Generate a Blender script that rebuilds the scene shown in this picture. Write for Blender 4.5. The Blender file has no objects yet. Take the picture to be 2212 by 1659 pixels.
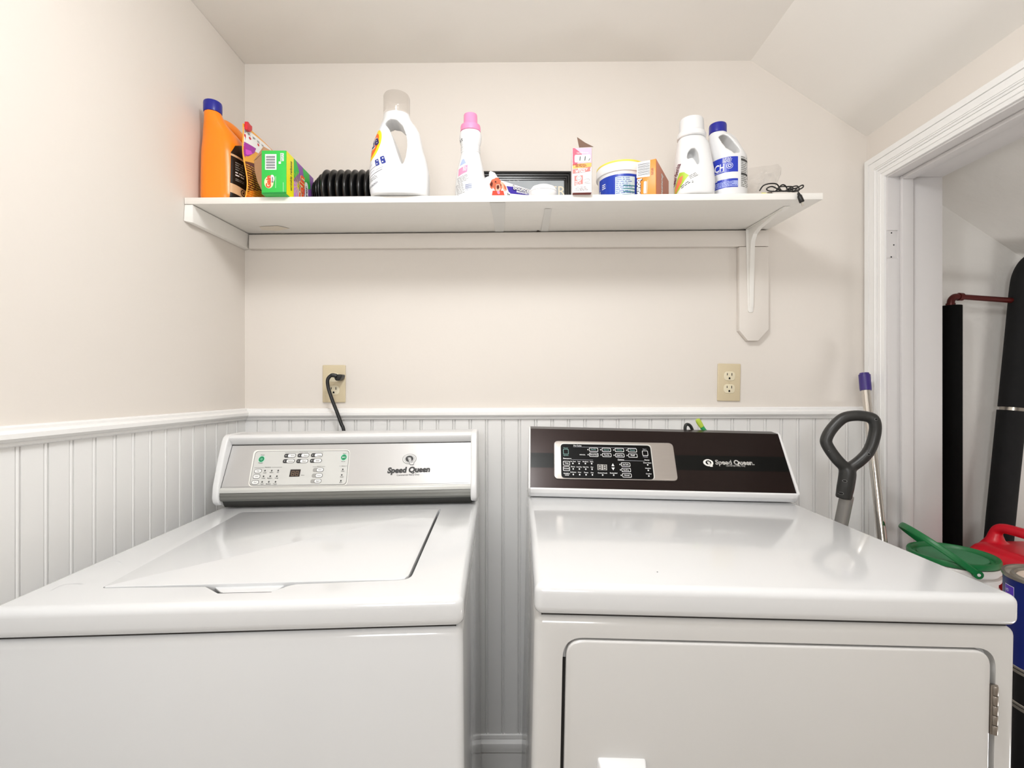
import bpy, bmesh, math, random
from mathutils import Vector as V, Matrix, noise
from mathutils.bvhtree import BVHTree
random.seed(7)
SC = bpy.context.scene
COL = SC.collection

# ------------------------------------------------------------------ camera, lights, exposure
F, CX, CY, CZ = 1050.0, 1114.0, 838.0, 1.22      # focal length in px, horizon point, eye height
cam_d = bpy.data.cameras.new('camera'); cam = bpy.data.objects.new('camera', cam_d); COL.objects.link(cam)
cam.location = (0, 0, CZ); cam.rotation_euler = (math.pi/2, 0, 0)
cam_d.sensor_width = 36; cam_d.lens = F/2212*36
cam_d.shift_x = -(CX-1106)/2212; cam_d.shift_y = (CY-829.5)/2212
cam_d.clip_start = .02
SC.camera = cam
w = bpy.data.worlds.new('world'); SC.world = w; w.use_nodes = True
w.node_tree.nodes['Background'].inputs[0].default_value = (1, .96, .9, 1)
w.node_tree.nodes['Background'].inputs[1].default_value = .3
SC.view_settings.view_transform = 'Standard'; SC.view_settings.look = 'None'
SC.view_settings.exposure = 0.12; SC.view_settings.gamma = 1.0
SC.view_settings.use_curve_mapping = False
def light(kind, name, loc, energy, col=(1, 1, 1), **k):
    d = bpy.data.lights.new(name, kind); o = bpy.data.objects.new(name, d); COL.objects.link(o)
    o.location = loc; d.energy = energy; d.color = col
    for a, b in k.items():
        if a == 'rot': o.rotation_euler = b
        else: setattr(d, a, b)
    return o
light('POINT', 'ceiling_globe', (-.03, .47, 2.09), 11.8, (.97, .985, 1), shadow_soft_size=.07)
light('AREA', 'ceiling_panel', (-.05, .47, 2.185), 5.0, (.97, .985, 1), shape='DISK', size=.30)
light('AREA', 'rear_fill', (-.16, -1.15, 1.58), 12.6, (.97, .985, 1), shape='RECTANGLE', size=.5, size_y=.5,  # added soft fill from behind the camera, not a lamp of the house
      rot=(math.radians(84), 0, math.radians(-9)))
light('AREA', 'closet_fill', (1.72, .62, .12), 7.0, (1, .99, .98), shape='DISK', size=.4,  # invented upward fill that brightens the closet interior
      rot=V((-.10, .10, .95)).to_track_quat('-Z', 'Y').to_euler())

# ------------------------------------------------------------------ materials
def lin(c):
    if isinstance(c, str): c = tuple(int(c[i:i+2], 16)/255 for i in (0, 2, 4))
    return tuple(x/12.92 if x <= .04045 else ((x+.055)/1.055)**2.4 for x in c)
_m = {}
def mat(name, col, rough=.5, metal=0, bump=0, bscale=60, vary=.03, vscale=8, coat=0, aniso=0, trans=0, spec=.5, streak=None):
    if name in _m: return _m[name]
    m = bpy.data.materials.new(name); m.use_nodes = True; nt = m.node_tree; b = nt.nodes['Principled BSDF']
    c = lin(col); L = nt.links.new
    tc = nt.nodes.new('ShaderNodeTexCoord'); mp = nt.nodes.new('ShaderNodeMapping'); L(tc.outputs['Object'], mp.inputs['Vector'])
    if streak: mp.inputs['Scale'].default_value = streak
    nz = nt.nodes.new('ShaderNodeTexNoise'); nz.inputs['Scale'].default_value = vscale; nz.inputs['Detail'].default_value = 4
    L(mp.outputs[0], nz.inputs['Vector'])
    mx = nt.nodes.new('ShaderNodeMix'); mx.data_type = 'RGBA'
    mx.inputs[6].default_value = tuple(min(1, x*(1-vary)) for x in c)+(1,)
    mx.inputs[7].default_value = tuple(min(1, x*(1+vary)) for x in c)+(1,)
    L(nz.outputs[0], mx.inputs[0]); L(mx.outputs[2], b.inputs['Base Color'])
    b.inputs['Roughness'].default_value = rough; b.inputs['Metallic'].default_value = metal
    b.inputs['Specular IOR Level'].default_value = spec
    b.inputs['Coat Weight'].default_value = coat; b.inputs['Coat Roughness'].default_value = .08
    if aniso: b.inputs['Anisotropic'].default_value = aniso
    if trans: b.inputs['Transmission Weight'].default_value = trans
    if bump:
        n2 = nt.nodes.new('ShaderNodeTexNoise'); n2.inputs['Scale'].default_value = bscale; n2.inputs['Detail'].default_value = 6
        L(mp.outputs[0], n2.inputs['Vector'])
        bp = nt.nodes.new('ShaderNodeBump'); bp.inputs['Strength'].default_value = bump; bp.inputs['Distance'].default_value = .004
        L(n2.outputs[0], bp.inputs['Height']); L(bp.outputs[0], b.inputs['Normal'])
    _m[name] = m; return m
WALL = mat('wall_paint', 'E4DDD5', .75, bump=.12, bscale=35, vary=.015, vscale=3)
CEIL = mat('ceiling_paint', 'F0ECE6', .8, bump=.15, bscale=25, vary=.02, vscale=3)
CLOS = mat('closet_plaster', 'E3E0DB', .85, bump=.5, bscale=30, vary=.04, vscale=6)
TRIM = mat('trim_paint', 'F4F3F1', .32, bump=.06, bscale=40, vary=.012)
BEAD = mat('beadboard_paint', 'EFEEEC', .42, bump=.06, bscale=30, vary=.015)
JAMB = mat('jamb_paint', 'DAD7D6', .4, bump=.08, bscale=50, vary=.02)
SHELF = mat('shelf_paint', 'F1EEE8', .45, bump=.1, bscale=20, vary=.02, streak=(1, 8, 1))
FLOOR = mat('floor_vinyl', 'B4ADA3', .5, bump=.1, vary=.1)
ENAM = mat('white_enamel', 'DCDDDE', .16, vary=.006, coat=.5)
ENAMD = mat('dryer_enamel', 'D0CFCD', .2, vary=.006, coat=.4)
WPL = mat('white_plastic', 'E6E6E6', .3, vary=.01)
SILV = mat('silver_panel', 'C6C5C4', .38, metal=.5, vary=.015)
SILVL = mat('silver_light', 'D9D9D4', .4, metal=.2)
SILVP = mat('brushed_silver', 'B3ACA6', .38, metal=.7, vary=.05, vscale=20, streak=(1, 1, 40))
GREYM = mat('grey_strip', '74746F', .35, metal=.3)
GREYD = mat('grey_dark_strip', '42423F', .4, metal=.2)
BLK = mat('black_gloss', '0A0A0A', .25)
BLKM = mat('black_matte', '060606', .7)
BRN = mat('brown_brushed', '1E110E', .36, metal=.6, vary=.12, vscale=30, streak=(1, 30, 30), coat=.30, spec=.2)
BRN.node_tree.nodes['Principled BSDF'].inputs['Coat Roughness'].default_value = .21
STRIPE = mat('black_stripe', '0A0B0A', .36, metal=.5, coat=.16, spec=.2)
STRIPE.node_tree.nodes['Principled BSDF'].inputs['Coat Roughness'].default_value = .21
INK = mat('ink_dark', '3A3A3A', .6); INKW = mat('ink_white', 'F2F2F2', .5); INKG = mat('ink_grey', '8A8A88', .6)
INKL = mat('ink_lightgrey', 'B4B6BC', .6)
GRN = mat('button_green', '1B8A5A', .4); GRNL = mat('pale_green', 'A9E8CE', .5); LEDB = mat('lcd_brown', '7A6452', .5)
LCD = mat('lcd_black', '241A16', .3)
CHR = mat('chrome', 'D8D4CE', .12, metal=1); STEEL = mat('hinge_steel', '9C948C', .35, metal=.9)
ALMD = mat('almond_plate', 'D5C6A6', .35); ALMC = mat('almond_socket', 'E6DCC0', .35)

def film(name, tint, base):
    m = bpy.data.materials.new(name); m.use_nodes = True; nt = m.node_tree; nt.nodes.clear(); N = nt.nodes.new
    o_ = N('ShaderNodeOutputMaterial'); mx_ = N('ShaderNodeMixShader'); tr_ = N('ShaderNodeBsdfTransparent'); gl_ = N('ShaderNodeBsdfGlossy')
    lw_ = N('ShaderNodeLayerWeight'); lw_.inputs[0].default_value = .25; ma_ = N('ShaderNodeMath'); ma_.operation = 'MULTIPLY_ADD'
    ma_.inputs[1].default_value = .5; ma_.inputs[2].default_value = base
    gl_.inputs['Roughness'].default_value = .12; tr_.inputs[0].default_value = tint
    nt.links.new(lw_.outputs['Facing'], ma_.inputs[0]); nt.links.new(ma_.outputs[0], mx_.inputs[0]); nt.links.new(tr_.outputs[0], mx_.inputs[1])
    nt.links.new(gl_.outputs[0], mx_.inputs[2]); nt.links.new(mx_.outputs[0], o_.inputs[0]); return m

# ------------------------------------------------------------------ geometry helpers
def P(px, py, Y): return V(((px-CX)/F*Y, Y, CZ-(py-CY)/F*Y))
def tag(o, label=None, cat=None, group=None, kind=None):
    if label: o['label'] = label
    if cat: o['category'] = cat
    if group: o['group'] = group
    if kind: o['kind'] = kind
    return o
def empty(name, loc, label, cat, rz=0, group=None, mtx=None):
    o = bpy.data.objects.new(name, None); COL.objects.link(o); o.empty_display_size = .05
    if mtx is not None: o.matrix_world = mtx
    else: o.location = loc; o.rotation_euler = (0, 0, rz)
    bpy.context.view_layer.update()
    return tag(o, label, cat, group)
def sel(c, e): return math.copysign(abs(c)**(2/e), c)
def ring(cx, cy, z, wx, wy, e=2.0, n=36):
    return [V((cx+wx/2*sel(math.cos(2*math.pi*i/n), e), cy+wy/2*sel(math.sin(2*math.pi*i/n), e), z)) for i in range(n)]
def spline(pts, n=8, closed=False):
    pts = [V(p) for p in pts]; out = []; N = len(pts)
    for i in range(N if closed else N-1):
        g = (lambda k: pts[k % N]) if closed else (lambda k: pts[max(0, min(N-1, k))])
        a, b, c, d = g(i-1), g(i), g(i+1), g(i+2)
        for k in range(n):
            t = k/n
            out.append(.5*((2*b)+(c-a)*t+(2*a-5*b+4*c-d)*t*t+(3*b-a-3*c+d)*t**3))
    if not closed: out.append(pts[-1])
    return out
def roundpoly(pts, r, n=5):
    out = []; N = len(pts)
    for i in range(N):
        p = V(pts[i]); a = V(pts[i-1]); b = V(pts[(i+1) % N]); rr = r[i] if isinstance(r, (list, tuple)) else r
        da = (a-p); db = (b-p); l = min(rr, da.length*.48, db.length*.48)
        if l < 1e-6: out.append(tuple(p)); continue
        pa = p+da.normalized()*l; pb = p+db.normalized()*l
        for k in range(n+1):
            t = k/n; out.append(tuple((1-t)**2*pa+2*t*(1-t)*p+t*t*pb))
    return out
class M:
    def __init__(s): s.bm = bmesh.new()
    def merge(s, src, mi=0, mtx=None):
        if mtx: bmesh.ops.transform(src, matrix=mtx, verts=src.verts)
        mp = {}
        for v in src.verts: mp[v] = s.bm.verts.new(v.co)
        for f in src.faces:
            try: nf = s.bm.faces.new([mp[v] for v in f.verts]); nf.material_index = mi
            except ValueError: pass
        src.free(); return s
    def face(s, pts, mi=0):
        f = s.bm.faces.new([s.bm.verts.new(p) for p in pts]); f.material_index = mi; return s
    def box(s, x0, y0, z0, x1, y1, z1, mi=0, bev=0, seg=2, mtx=None):
        t = bmesh.new(); bmesh.ops.create_cube(t, size=1)
        for v in t.verts: v.co = V(((x0+x1)/2+v.co.x*(x1-x0), (y0+y1)/2+v.co.y*(y1-y0), (z0+z1)/2+v.co.z*(z1-z0)))
        if bev: bmesh.ops.bevel(t, geom=t.edges[:], offset=bev, segments=seg, profile=.5, affect='EDGES', clamp_overlap=True)
        return s.merge(t, mi, mtx)
    def hexa(s, c, mi=0, bev=0, seg=2):           # 8 corners: bottom 4 ccw, top 4 ccw
        t = bmesh.new(); v = [t.verts.new(p) for p in c]
        for f in ((3, 2, 1, 0), (4, 5, 6, 7), (0, 1, 5, 4), (1, 2, 6, 5), (2, 3, 7, 6), (3, 0, 4, 7)): t.faces.new([v[i] for i in f])
        if bev: bmesh.ops.bevel(t, geom=t.edges[:], offset=bev, segments=seg, profile=.5, affect='EDGES', clamp_overlap=True)
        return s.merge(t, mi)
    def prism(s, pts, a, b, axis='y', mi=0, bev=0, seg=2, mtx=None):   # pts 2-D; extruded from a to b along axis
        f = {'x': lambda u, v, w: V((w, u, v)), 'y': lambda u, v, w: V((u, w, v)), 'z': lambda u, v, w: V((u, v, w))}[axis]
        t = bmesh.new()
        A = [t.verts.new(f(p[0], p[1], a)) for p in pts]; B = [t.verts.new(f(p[0], p[1], b)) for p in pts]
        t.faces.new(A); t.faces.new(B[::-1])
        n = len(pts)
        for i in range(n): t.faces.new([A[i], B[i], B[(i+1) % n], A[(i+1) % n]])
        bmesh.ops.recalc_face_normals(t, faces=t.faces)
        if bev:
            es = [e for e in t.edges if len(e.link_faces) == 2 and e.calc_face_angle() > .6]
            bmesh.ops.bevel(t, geom=es, offset=bev, segments=seg, profile=.5, affect='EDGES', clamp_overlap=True)
        return s.merge(t, mi, mtx)
    def loft(s, secs, mi=0, caps=True, closed=False):
        L = [[s.bm.verts.new(p) for p in r] for r in secs]; n = len(L[0])
        R = range(len(L)) if closed else range(len(L)-1)
        for k in R:
            a, b = L[k], L[(k+1) % len(L)]
            for i in range(n):
                f = s.bm.faces.new([a[i], a[(i+1) % n], b[(i+1) % n], b[i]]); f.material_index = mi
        if caps and not closed:
            f = s.bm.faces.new(L[0][::-1]); f.material_index = mi
            f = s.bm.faces.new(L[-1]); f.material_index = mi
        return s
    def lathe(s, prof, cx=0, cy=0, sx=1, sy=1, n=40, mi=0, axis='z', caps=True):
        def pt(r, z, a):
            p = V((r*sx*math.cos(a), r*sy*math.sin(a), z))
            if axis == 'x': p = V((z, p.x, p.y))
            if axis == 'y': p = V((p.x, z, p.y))
            return p+V((cx, cy, 0)) if axis == 'z' else p
        return s.loft([[pt(max(r, 1e-5), z, 2*math.pi*i/n) for i in range(n)] for r, z in prof], mi, caps)
    def tube(s, path, r, n=12, mi=0, closed=False, flat=None, up=None):
        path = [V(p) for p in path]; N = len(path); secs = []
        t0 = (path[1]-path[0]).normalized(); u = V(up) if up else (V((0, 0, 1)) if abs(t0.z) < .9 else V((1, 0, 0)))
        for i, p in enumerate(path):
            if closed: t = (path[(i+1) % N]-path[i-1])
            else: t = path[min(N-1, i+1)]-path[max(0, i-1)]
            t.normalize(); u = (u-t*u.dot(t))
            if u.length < 1e-5: u = t.orthogonal()
            u.normalize(); w_ = t.cross(u)
            rr = r[i] if isinstance(r, (list, tuple)) else r
            ra, rb = (rr, rr) if flat is None else (rr, flat)
            secs.append([p+u*(ra*math.cos(2*math.pi*k/n))+w_*(rb*math.sin(2*math.pi*k/n)) for k in range(n)])
        return s.loft(secs, mi, True, closed)
    def sphere(s, c, rx, ry, rz, mi=0, n=24):
        t = bmesh.new(); bmesh.ops.create_uvsphere(t, u_segments=n, v_segments=n//2, radius=1)
        for v in t.verts: v.co = V((c[0]+v.co.x*rx, c[1]+v.co.y*ry, c[2]+v.co.z*rz))
        return s.merge(t, mi)
    def mesh(s, name):
        bmesh.ops.recalc_face_normals(s.bm, faces=s.bm.faces)
        me = bpy.data.meshes.new(name); s.bm.to_mesh(me); s.bm.free(); return me
    def done(s, name, mats, parent=None, ang=35, mesh=None, smooth=True, **k):
        me = s.mesh(name); return put(name, me, mats, parent, ang, smooth, **k)
def put(name, me, mats, parent=None, ang=35, smooth=True, label=None, cat=None, group=None, kind=None, recalc=True):
    for m_ in (mats if isinstance(mats, (list, tuple)) else [mats]): me.materials.append(m_)
    if smooth:
        me.shade_smooth(); me.set_sharp_from_angle(angle=math.radians(ang))
    o = bpy.data.objects.new(name, me); COL.objects.link(o)
    if parent: o.parent = parent
    return tag(o, label, cat, group, kind)
def struct(name, m_, mats, **k):
    return m_.done(name, mats, kind='structure', **k)
def evald(me, mods):
    ob = bpy.data.objects.new('tmp', me); COL.objects.link(ob)
    for kind, kw in mods:
        md = ob.modifiers.new('m', kind)
        for a, b in kw.items(): setattr(md, a, b)
    bpy.context.view_layer.update()
    r = bpy.data.meshes.new_from_object(ob.evaluated_get(bpy.context.evaluated_depsgraph_get()))
    bpy.data.objects.remove(ob); return r
def cut(me, cutter):
    c = bpy.data.objects.new('cut', cutter); COL.objects.link(c)
    r = evald(me, [('BOOLEAN', dict(operation='DIFFERENCE', solver='EXACT', object=c))])
    bpy.data.objects.remove(c); return r
def organic(m_, holes=None, voxel=.0022, smooth=6):
    me = evald(m_.mesh('b'), [('REMESH', dict(mode='VOXEL', voxel_size=voxel))])
    if holes: me = cut(me, holes.mesh('h'))
    me = evald(me, [('REMESH', dict(mode='VOXEL', voxel_size=voxel)), ('SMOOTH', dict(factor=.5, iterations=smooth))])
    me.materials.clear(); return me
_tc = {}
def textmesh(s, bold=0, shear=0):
    k = (s, bold, shear)
    if k not in _tc:
        cu = bpy.data.curves.new('t', 'FONT'); cu.body = s; cu.size = 1; cu.offset = bold; cu.shear = shear; cu.resolution_u = 3
        cu.fill_mode = 'FRONT'
        ob = bpy.data.objects.new('t', cu); me = ob.to_mesh()
        vs = [(v.co.x, v.co.y) for v in me.vertices]; fs = [tuple(p.vertices) for p in me.polygons]
        ob.to_mesh_clear(); bpy.data.objects.remove(ob); bpy.data.curves.remove(cu)
        x0 = min((v[0] for v in vs), default=0); x1 = max((v[0] for v in vs), default=1)
        _tc[k] = ([(v[0]-x0, v[1]) for v in vs], fs, max(x1-x0, 1e-3))
    return _tc[k]
class Dec:
    """flat print laid on a plane (or wrapped on a body); works in the parent's own frame"""
    def __init__(s, parent, O, U, W, body=None, far=.25, cell=.006):
        s.bm = bmesh.new(); s.p = parent; s.O = V(O); s.U = V(U).normalized(); s.W = V(W); s.W = (s.W-s.U*s.W.dot(s.U)).normalized()
        s.N = s.W.cross(s.U).normalized()       # into the surface
        s.inv = parent.matrix_world.inverted() if parent else Matrix.Identity(4)
        s.bvh = None; s.far = far; s.cell = cell
        if body: s.bvh = BVHTree.FromPolygons([v.co.copy() for v in body.vertices], [tuple(p.vertices) for p in body.polygons])
        s.mats = []; s.ly = 1
    def mi(s, m_):
        if m_ not in s.mats: s.mats.append(m_)
        return s.mats.index(m_)
    def px(s, x, y):
        o = s.inv @ V((0, 0, CZ)); d = s.inv.to_3x3() @ V(((x-CX)/F, 1, -(y-CY)/F))
        t = s.N.dot(s.O-o)/s.N.dot(d); q = o+d*t-s.O
        return (q.dot(s.U), q.dot(s.W))
    def pt(s, u, v, h):
        p = s.O+s.U*u+s.W*v
        if s.bvh:
            hit = s.bvh.ray_cast(p-s.N*s.far, s.N)
            if hit[0] is None: hit = s.bvh.find_nearest(p)
            n = hit[1] if hit[1].dot(s.N) < 0 else -hit[1]
            return hit[0]+n*h
        return p-s.N*h
    def raw(s, vs, fs, m_, layer=None):
        ly = s.ly if layer is None else layer
        t = bmesh.new(); vv = [t.verts.new((p[0], p[1], 0)) for p in vs]
        for f in fs:
            try: t.faces.new([vv[i] for i in f])
            except ValueError: pass
        if s.bvh:
            bmesh.ops.triangulate(t, faces=t.faces[:])
            for _ in range(5):
                es = [e for e in t.edges if e.calc_length() > s.cell]
                if not es: break
                bmesh.ops.subdivide_edges(t, edges=es, cuts=1); bmesh.ops.triangulate(t, faces=t.faces[:])
        mi = s.mi(m_); mp = {}
        for v in t.verts: mp[v] = s.bm.verts.new(s.pt(v.co.x, v.co.y, .00025*ly+.0001))
        for f in t.faces:
            q = s.bm.faces.new([mp[v] for v in f.verts]); q.material_index = mi
            q.normal_update()
            if q.normal.dot(s.N) > 0: q.normal_flip()
        t.free()
    def poly(s, pts, m_, layer=None): s.raw(pts, [tuple(range(len(pts)))], m_, layer)
    def rect(s, u0, v0, u1, v1, m_, layer=None): s.poly([(u0, v0), (u1, v0), (u1, v1), (u0, v1)], m_, layer)
    def ppoly(s, pts, m_, layer=None, r=0):
        q = [s.px(*p) for p in pts]
        if r: q = roundpoly([(a, b, 0) for a, b in q], r); q = [(a[0], a[1]) for a in q]
        s.poly(q, m_, layer)
    def disc(s, u, v, ra, rb, m_, layer=None, n=24, rot=0):
        c, d = math.cos(rot), math.sin(rot)
        s.poly([(u+ra*math.cos(2*math.pi*i/n)*c-rb*math.sin(2*math.pi*i/n)*d, v+ra*math.cos(2*math.pi*i/n)*d+rb*math.sin(2*math.pi*i/n)*c) for i in range(n)], m_, layer)
    def pill(s, u, v, w_, h_, m_, layer=None, r=None, rot=0):
        r = h_*.5 if r is None else r
        q = roundpoly([(-w_/2, -h_/2, 0), (w_/2, -h_/2, 0), (w_/2, h_/2, 0), (-w_/2, h_/2, 0)], r*1.2, 5)
        c, d = math.cos(rot), math.sin(rot)
        s.poly([(u+a[0]*c-a[1]*d, v+a[0]*d+a[1]*c) for a in q], m_, layer)
    def line(s, p, q, w_, m_, layer=None):
        d = V((q[0]-p[0], q[1]-p[1])); n = V((-d.y, d.x)).normalized()*w_/2
        s.poly([(p[0]+n.x, p[1]+n.y), (p[0]-n.x, p[1]-n.y), (q[0]-n.x, q[1]-n.y), (q[0]+n.x, q[1]+n.y)], m_, layer)
    def text(s, t, u, v, width=None, h=.01, m_=None, rot=0, bold=.0, shear=0, layer=None, center=False):
        vs, fs, w0 = textmesh(t, bold, shear); sy = h/.70; sx = (width/w0) if width else sy
        ox = -sx*w0/2 if center else 0; c, d = math.cos(rot), math.sin(rot)
        s.raw([(u+(a*sx+ox)*c-b*sy*d, v+(a*sx+ox)*d+b*sy*c) for a, b in vs], fs, m_, layer)
    def ptext(s, t, A, B, hpx, m_, bold=0, shear=0, layer=None):
        a, b = s.px(*A), s.px(*B); d = V((b[0]-a[0], b[1]-a[1])); scale = d.length/max(1, math.hypot(B[0]-A[0], B[1]-A[1]))
        h = s.px(A[0], A[1]-hpx) if abs(B[0]-A[0]) > abs(B[1]-A[1]) else s.px(A[0]-hpx, A[1])
        hh = math.hypot(h[0]-a[0], h[1]-a[1])
        s.text(t, a[0], a[1], d.length, hh, m_, math.atan2(d.y, d.x), bold, shear, layer)
    def micro(s, u, v, w_, rows, pitch, m_, layer=None, rot=0, th=.45, seed=1):   # rows of unreadably small print
        rnd = random.Random(seed); c, d = math.cos(rot), math.sin(rot)
        for k in range(rows):
            x = 0; y = -k*pitch; end = w_*rnd.uniform(.75, 1)
            while x < end:
                l = pitch*rnd.uniform(.8, 3)
                l = min(l, end-x)
                q = [(x, y), (x+l, y), (x+l, y+pitch*th), (x, y+pitch*th)]
                s.poly([(u+a*c-b*d, v+a*d+b*c) for a, b in q], m_, layer); x += l+pitch*.45
    def done(s, name, label=None, parent=None):
        me = bpy.data.meshes.new(name); s.bm.to_mesh(me); s.bm.free()
        return put(name, me, s.mats, parent or s.p, smooth=False, label=label)

# ------------------------------------------------------------------ the room
XL, XR, YB = -.836, 1.083, 1.5
ZCL, ZCR, XS, SL = 2.2186, 2.230, .7257, -.657
XR2 = 1.242; YF = -1.62; YC = 1.56; XC = 2.15
def zc(x): return ZCL+(ZCR-ZCL)*(x-XL)/(XS-XL) if x <= XS else ZCR+SL*(x-XS)
struct('floor', M().box(XL-.1, YF-.1, -.05, XC+.1, YC+.1, 0), FLOOR)
m_ = M()
m_.hexa([(XL-.1, YF-.1, zc(XL)), (XS, YF-.1, ZCR), (XS, YC+.1, ZCR), (XL-.1, YC+.1, zc(XL)),
         (XL-.1, YF-.1, 2.33), (XS, YF-.1, 2.33), (XS, YC+.1, 2.33), (XL-.1, YC+.1, 2.33)])
m_.hexa([(XS, YF-.1, ZCR), (XR+.06, YF-.1, zc(XR+.06)), (XR+.06, YC+.1, zc(XR+.06)), (XS, YC+.1, ZCR),
         (XS, YF-.1, 2.33), (XR+.06, YF-.1, zc(XR+.06)+.12), (XR+.06, YC+.1, zc(XR+.06)+.12), (XS, YC+.1, 2.33)])
struct('ceiling', m_, CEIL, smooth=False)
struct('ceiling_closet', M().hexa([(XR+.06, YF-.1, zc(XR+.06)), (XC+.1, YF-.1, zc(XC+.1)), (XC+.1, YC+.1, zc(XC+.1)), (XR+.06, YC+.1, zc(XR+.06)),
         (XR+.06, YF-.1, zc(XR+.06)+.12), (XC+.1, YF-.1, zc(XC+.1)+.12), (XC+.1, YC+.1, zc(XC+.1)+.12), (XR+.06, YC+.1, zc(XR+.06)+.12)]), CLOS, smooth=False)
back = struct('wall_back', M().prism([(XL-.1, 0), (XR2, 0), (XR2, zc(XR2)), (XS, ZCR), (XL-.1, zc(XL))], YB, YB+.16), WALL, smooth=False)
left = struct('wall_left', M().box(XL-.1, YF-.1, 0, XL, YB, ZCL), WALL, smooth=False)
struct('wall_front', M().prism([(XL-.1, 0), (XC, 0), (XC, zc(XC)), (XS, ZCR), (XL-.1, zc(XL))], YF-.1, YF), WALL, smooth=False)
struct('wall_closet_back', M().prism([(XR2, 0), (XC+.1, 0), (XC+.1, zc(XC+.1)), (XR2, zc(XR2))], YC, YC+.1), CLOS, smooth=False)
struct('wall_closet_right', M().box(XC, YF-.1, 0, XC+.1, YC, zc(XC)), CLOS, smooth=False)
DY0, DY1, DZ = .62, 1.414, 1.834          # door opening
m_ = M()
m_.prism([(XR, DZ+.016), (XR2, DZ+.016), (XR2, zc(XR2)), (XR, zc(XR))], YF, YB)
m_.box(XR, DY1+.016, 0, XR2, YB, DZ+.016)
m_.box(XR, YF, 0, XR2, DY0-.016, DZ+.016)
struct('wall_right', m_, WALL, smooth=False)
# beadboard planks, one object each
def plank_mesh(pitch, z0, z1, name):
    k = pitch/.0503
    pr = [(0, -.0035), (.0012*k, -.0075), (.0405*k, -.0075), (.0418*k, -.0035), (.0428*k, -.0065), (.0445*k, -.0083), (.0468*k, -.0083),
          (.0485*k, -.0065), (.0495*k, -.0035), (pitch, -.0035), (pitch, .0), (0, .0)]
    return M().prism(pr, z0, z1, 'z').mesh(name)
pm = plank_mesh(.0503, .15, 1.150, 'plank_back')
x = -.5286-.0035-7*.0503+.045-.0503
nb = 0
while x < XR-.01:
    if x >= XL-.02:
        o = bpy.data.objects.new('plank', pm); COL.objects.link(o); o.parent = back
        if nb == 0: pm.materials.append(BEAD)
        o.location = (max(x, XL), YB, 0) if nb == 0 else (x, YB, 0); nb += 1
    x += .0503
pl = plank_mesh(.0489, .15, 1.150, 'plank_left'); pl.materials.append(BEAD)
for k in range(32):
    y = YB-.006-k*.0489
    if y < .05: break
    o = bpy.data.objects.new('plank', pl); COL.objects.link(o); o.parent = left
    o.location = (XL, y-.0489+.004, 0); o.rotation_euler = (0, 0, math.pi/2)
# chair rails and baseboards
RP = [(0, 0), (.012, 0), (.0145, -.003), (.0145, -.008), (.021, -.0095), (.025, -.013), (.025, -.021), (.021, -.026), (.015, -.028), (.015, -.033), (.009, -.036), (0, -.036)]
def rail(name, pr, A, B, out, mats, **k):      # profile swept from A to B, 'out' = direction away from wall
    A, B, out = V(A), V(B), V(out)
    m_ = M(); m_.loft([[A+out*t+V((0, 0, z)) for t, z in pr], [B+out*t+V((0, 0, z)) for t, z in pr]])
    return m_.done(name, mats, ang=25, kind='structure', **k)
rail('trim_1', RP, (XL, YB, 1.1565), (XR-.012, YB, 1.1625), (0, -1, 0), TRIM)
rail('trim_2', RP, (XL, YB, 1.1575), (XL, -.4, 1.1600), (1, 0, 0), TRIM)
BP = [(0, 0), (.016, 0), (.016, .108), (.019, .110), (.019, .116), (.021, .124), (.019, .135), (.014, .141), (.012, .144), (.013, .146), (.011, .156), (.006, .159), (0, .159)]
rail('baseboard_back', BP, (XL, YB, 0), (XR, YB, 0), (0, -1, 0), TRIM)
rail('baseboard_left', BP, (XL, YB, 0), (XL, -.4, 0), (1, 0, 0), TRIM)
# doorway in the right wall: casing, jamb boards, stops, empty hinge mortise
door = empty('door_1', (XR, DY1, 0), None, None); tag(door, kind='structure')
def dpart(name, m_, mats, **k):
    o = m_.done(name, mats, ang=25, **k); o.parent = door; o.matrix_parent_inverse = door.matrix_world.inverted(); return o
CP = [(.0, .0), (.0, .007), (.010, .0085), (.011, .0105), (.013, .0105), (.015, .0085), (.022, .0095), (.0225, .0070), (.0240, .0070), (.0245, .0098), (.030, .0098), (.031, .0125), (.034, .0125), (.0345, .0095), (.036, .0085), (.0368, .0108), (.054, .0115), (.0546, .0092), (.0560, .0092), (.0566, .0125), (.068, .013), (.072, .013), (.074, .011), (.074, 0)]
y0, z0 = DY1+.006, DZ+.005
def cas(t, h, z, top):
    return V((XR-h, y0+t, z+(t if top else 0)))
m_ = M(); m_.loft([[V((XR-h, y0+t, 0)) for t, h in CP], [V((XR-h, y0+t, z0+t)) for t, h in CP]]); dpart('casing', m_, TRIM)
m_ = M(); m_.loft([[V((XR-h, y0+t, z0+t)) for t, h in CP], [V((XR-h, DY0-.006-t, z0+t)) for t, h in CP]]); dpart('casing', m_, TRIM)
m_ = M(); m_.loft([[V((XR-h, DY0-.006-t, z0+t)) for t, h in CP], [V((XR-h, DY0-.006-t, 0)) for t, h in CP]]); dpart('casing', m_, TRIM)
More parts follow.
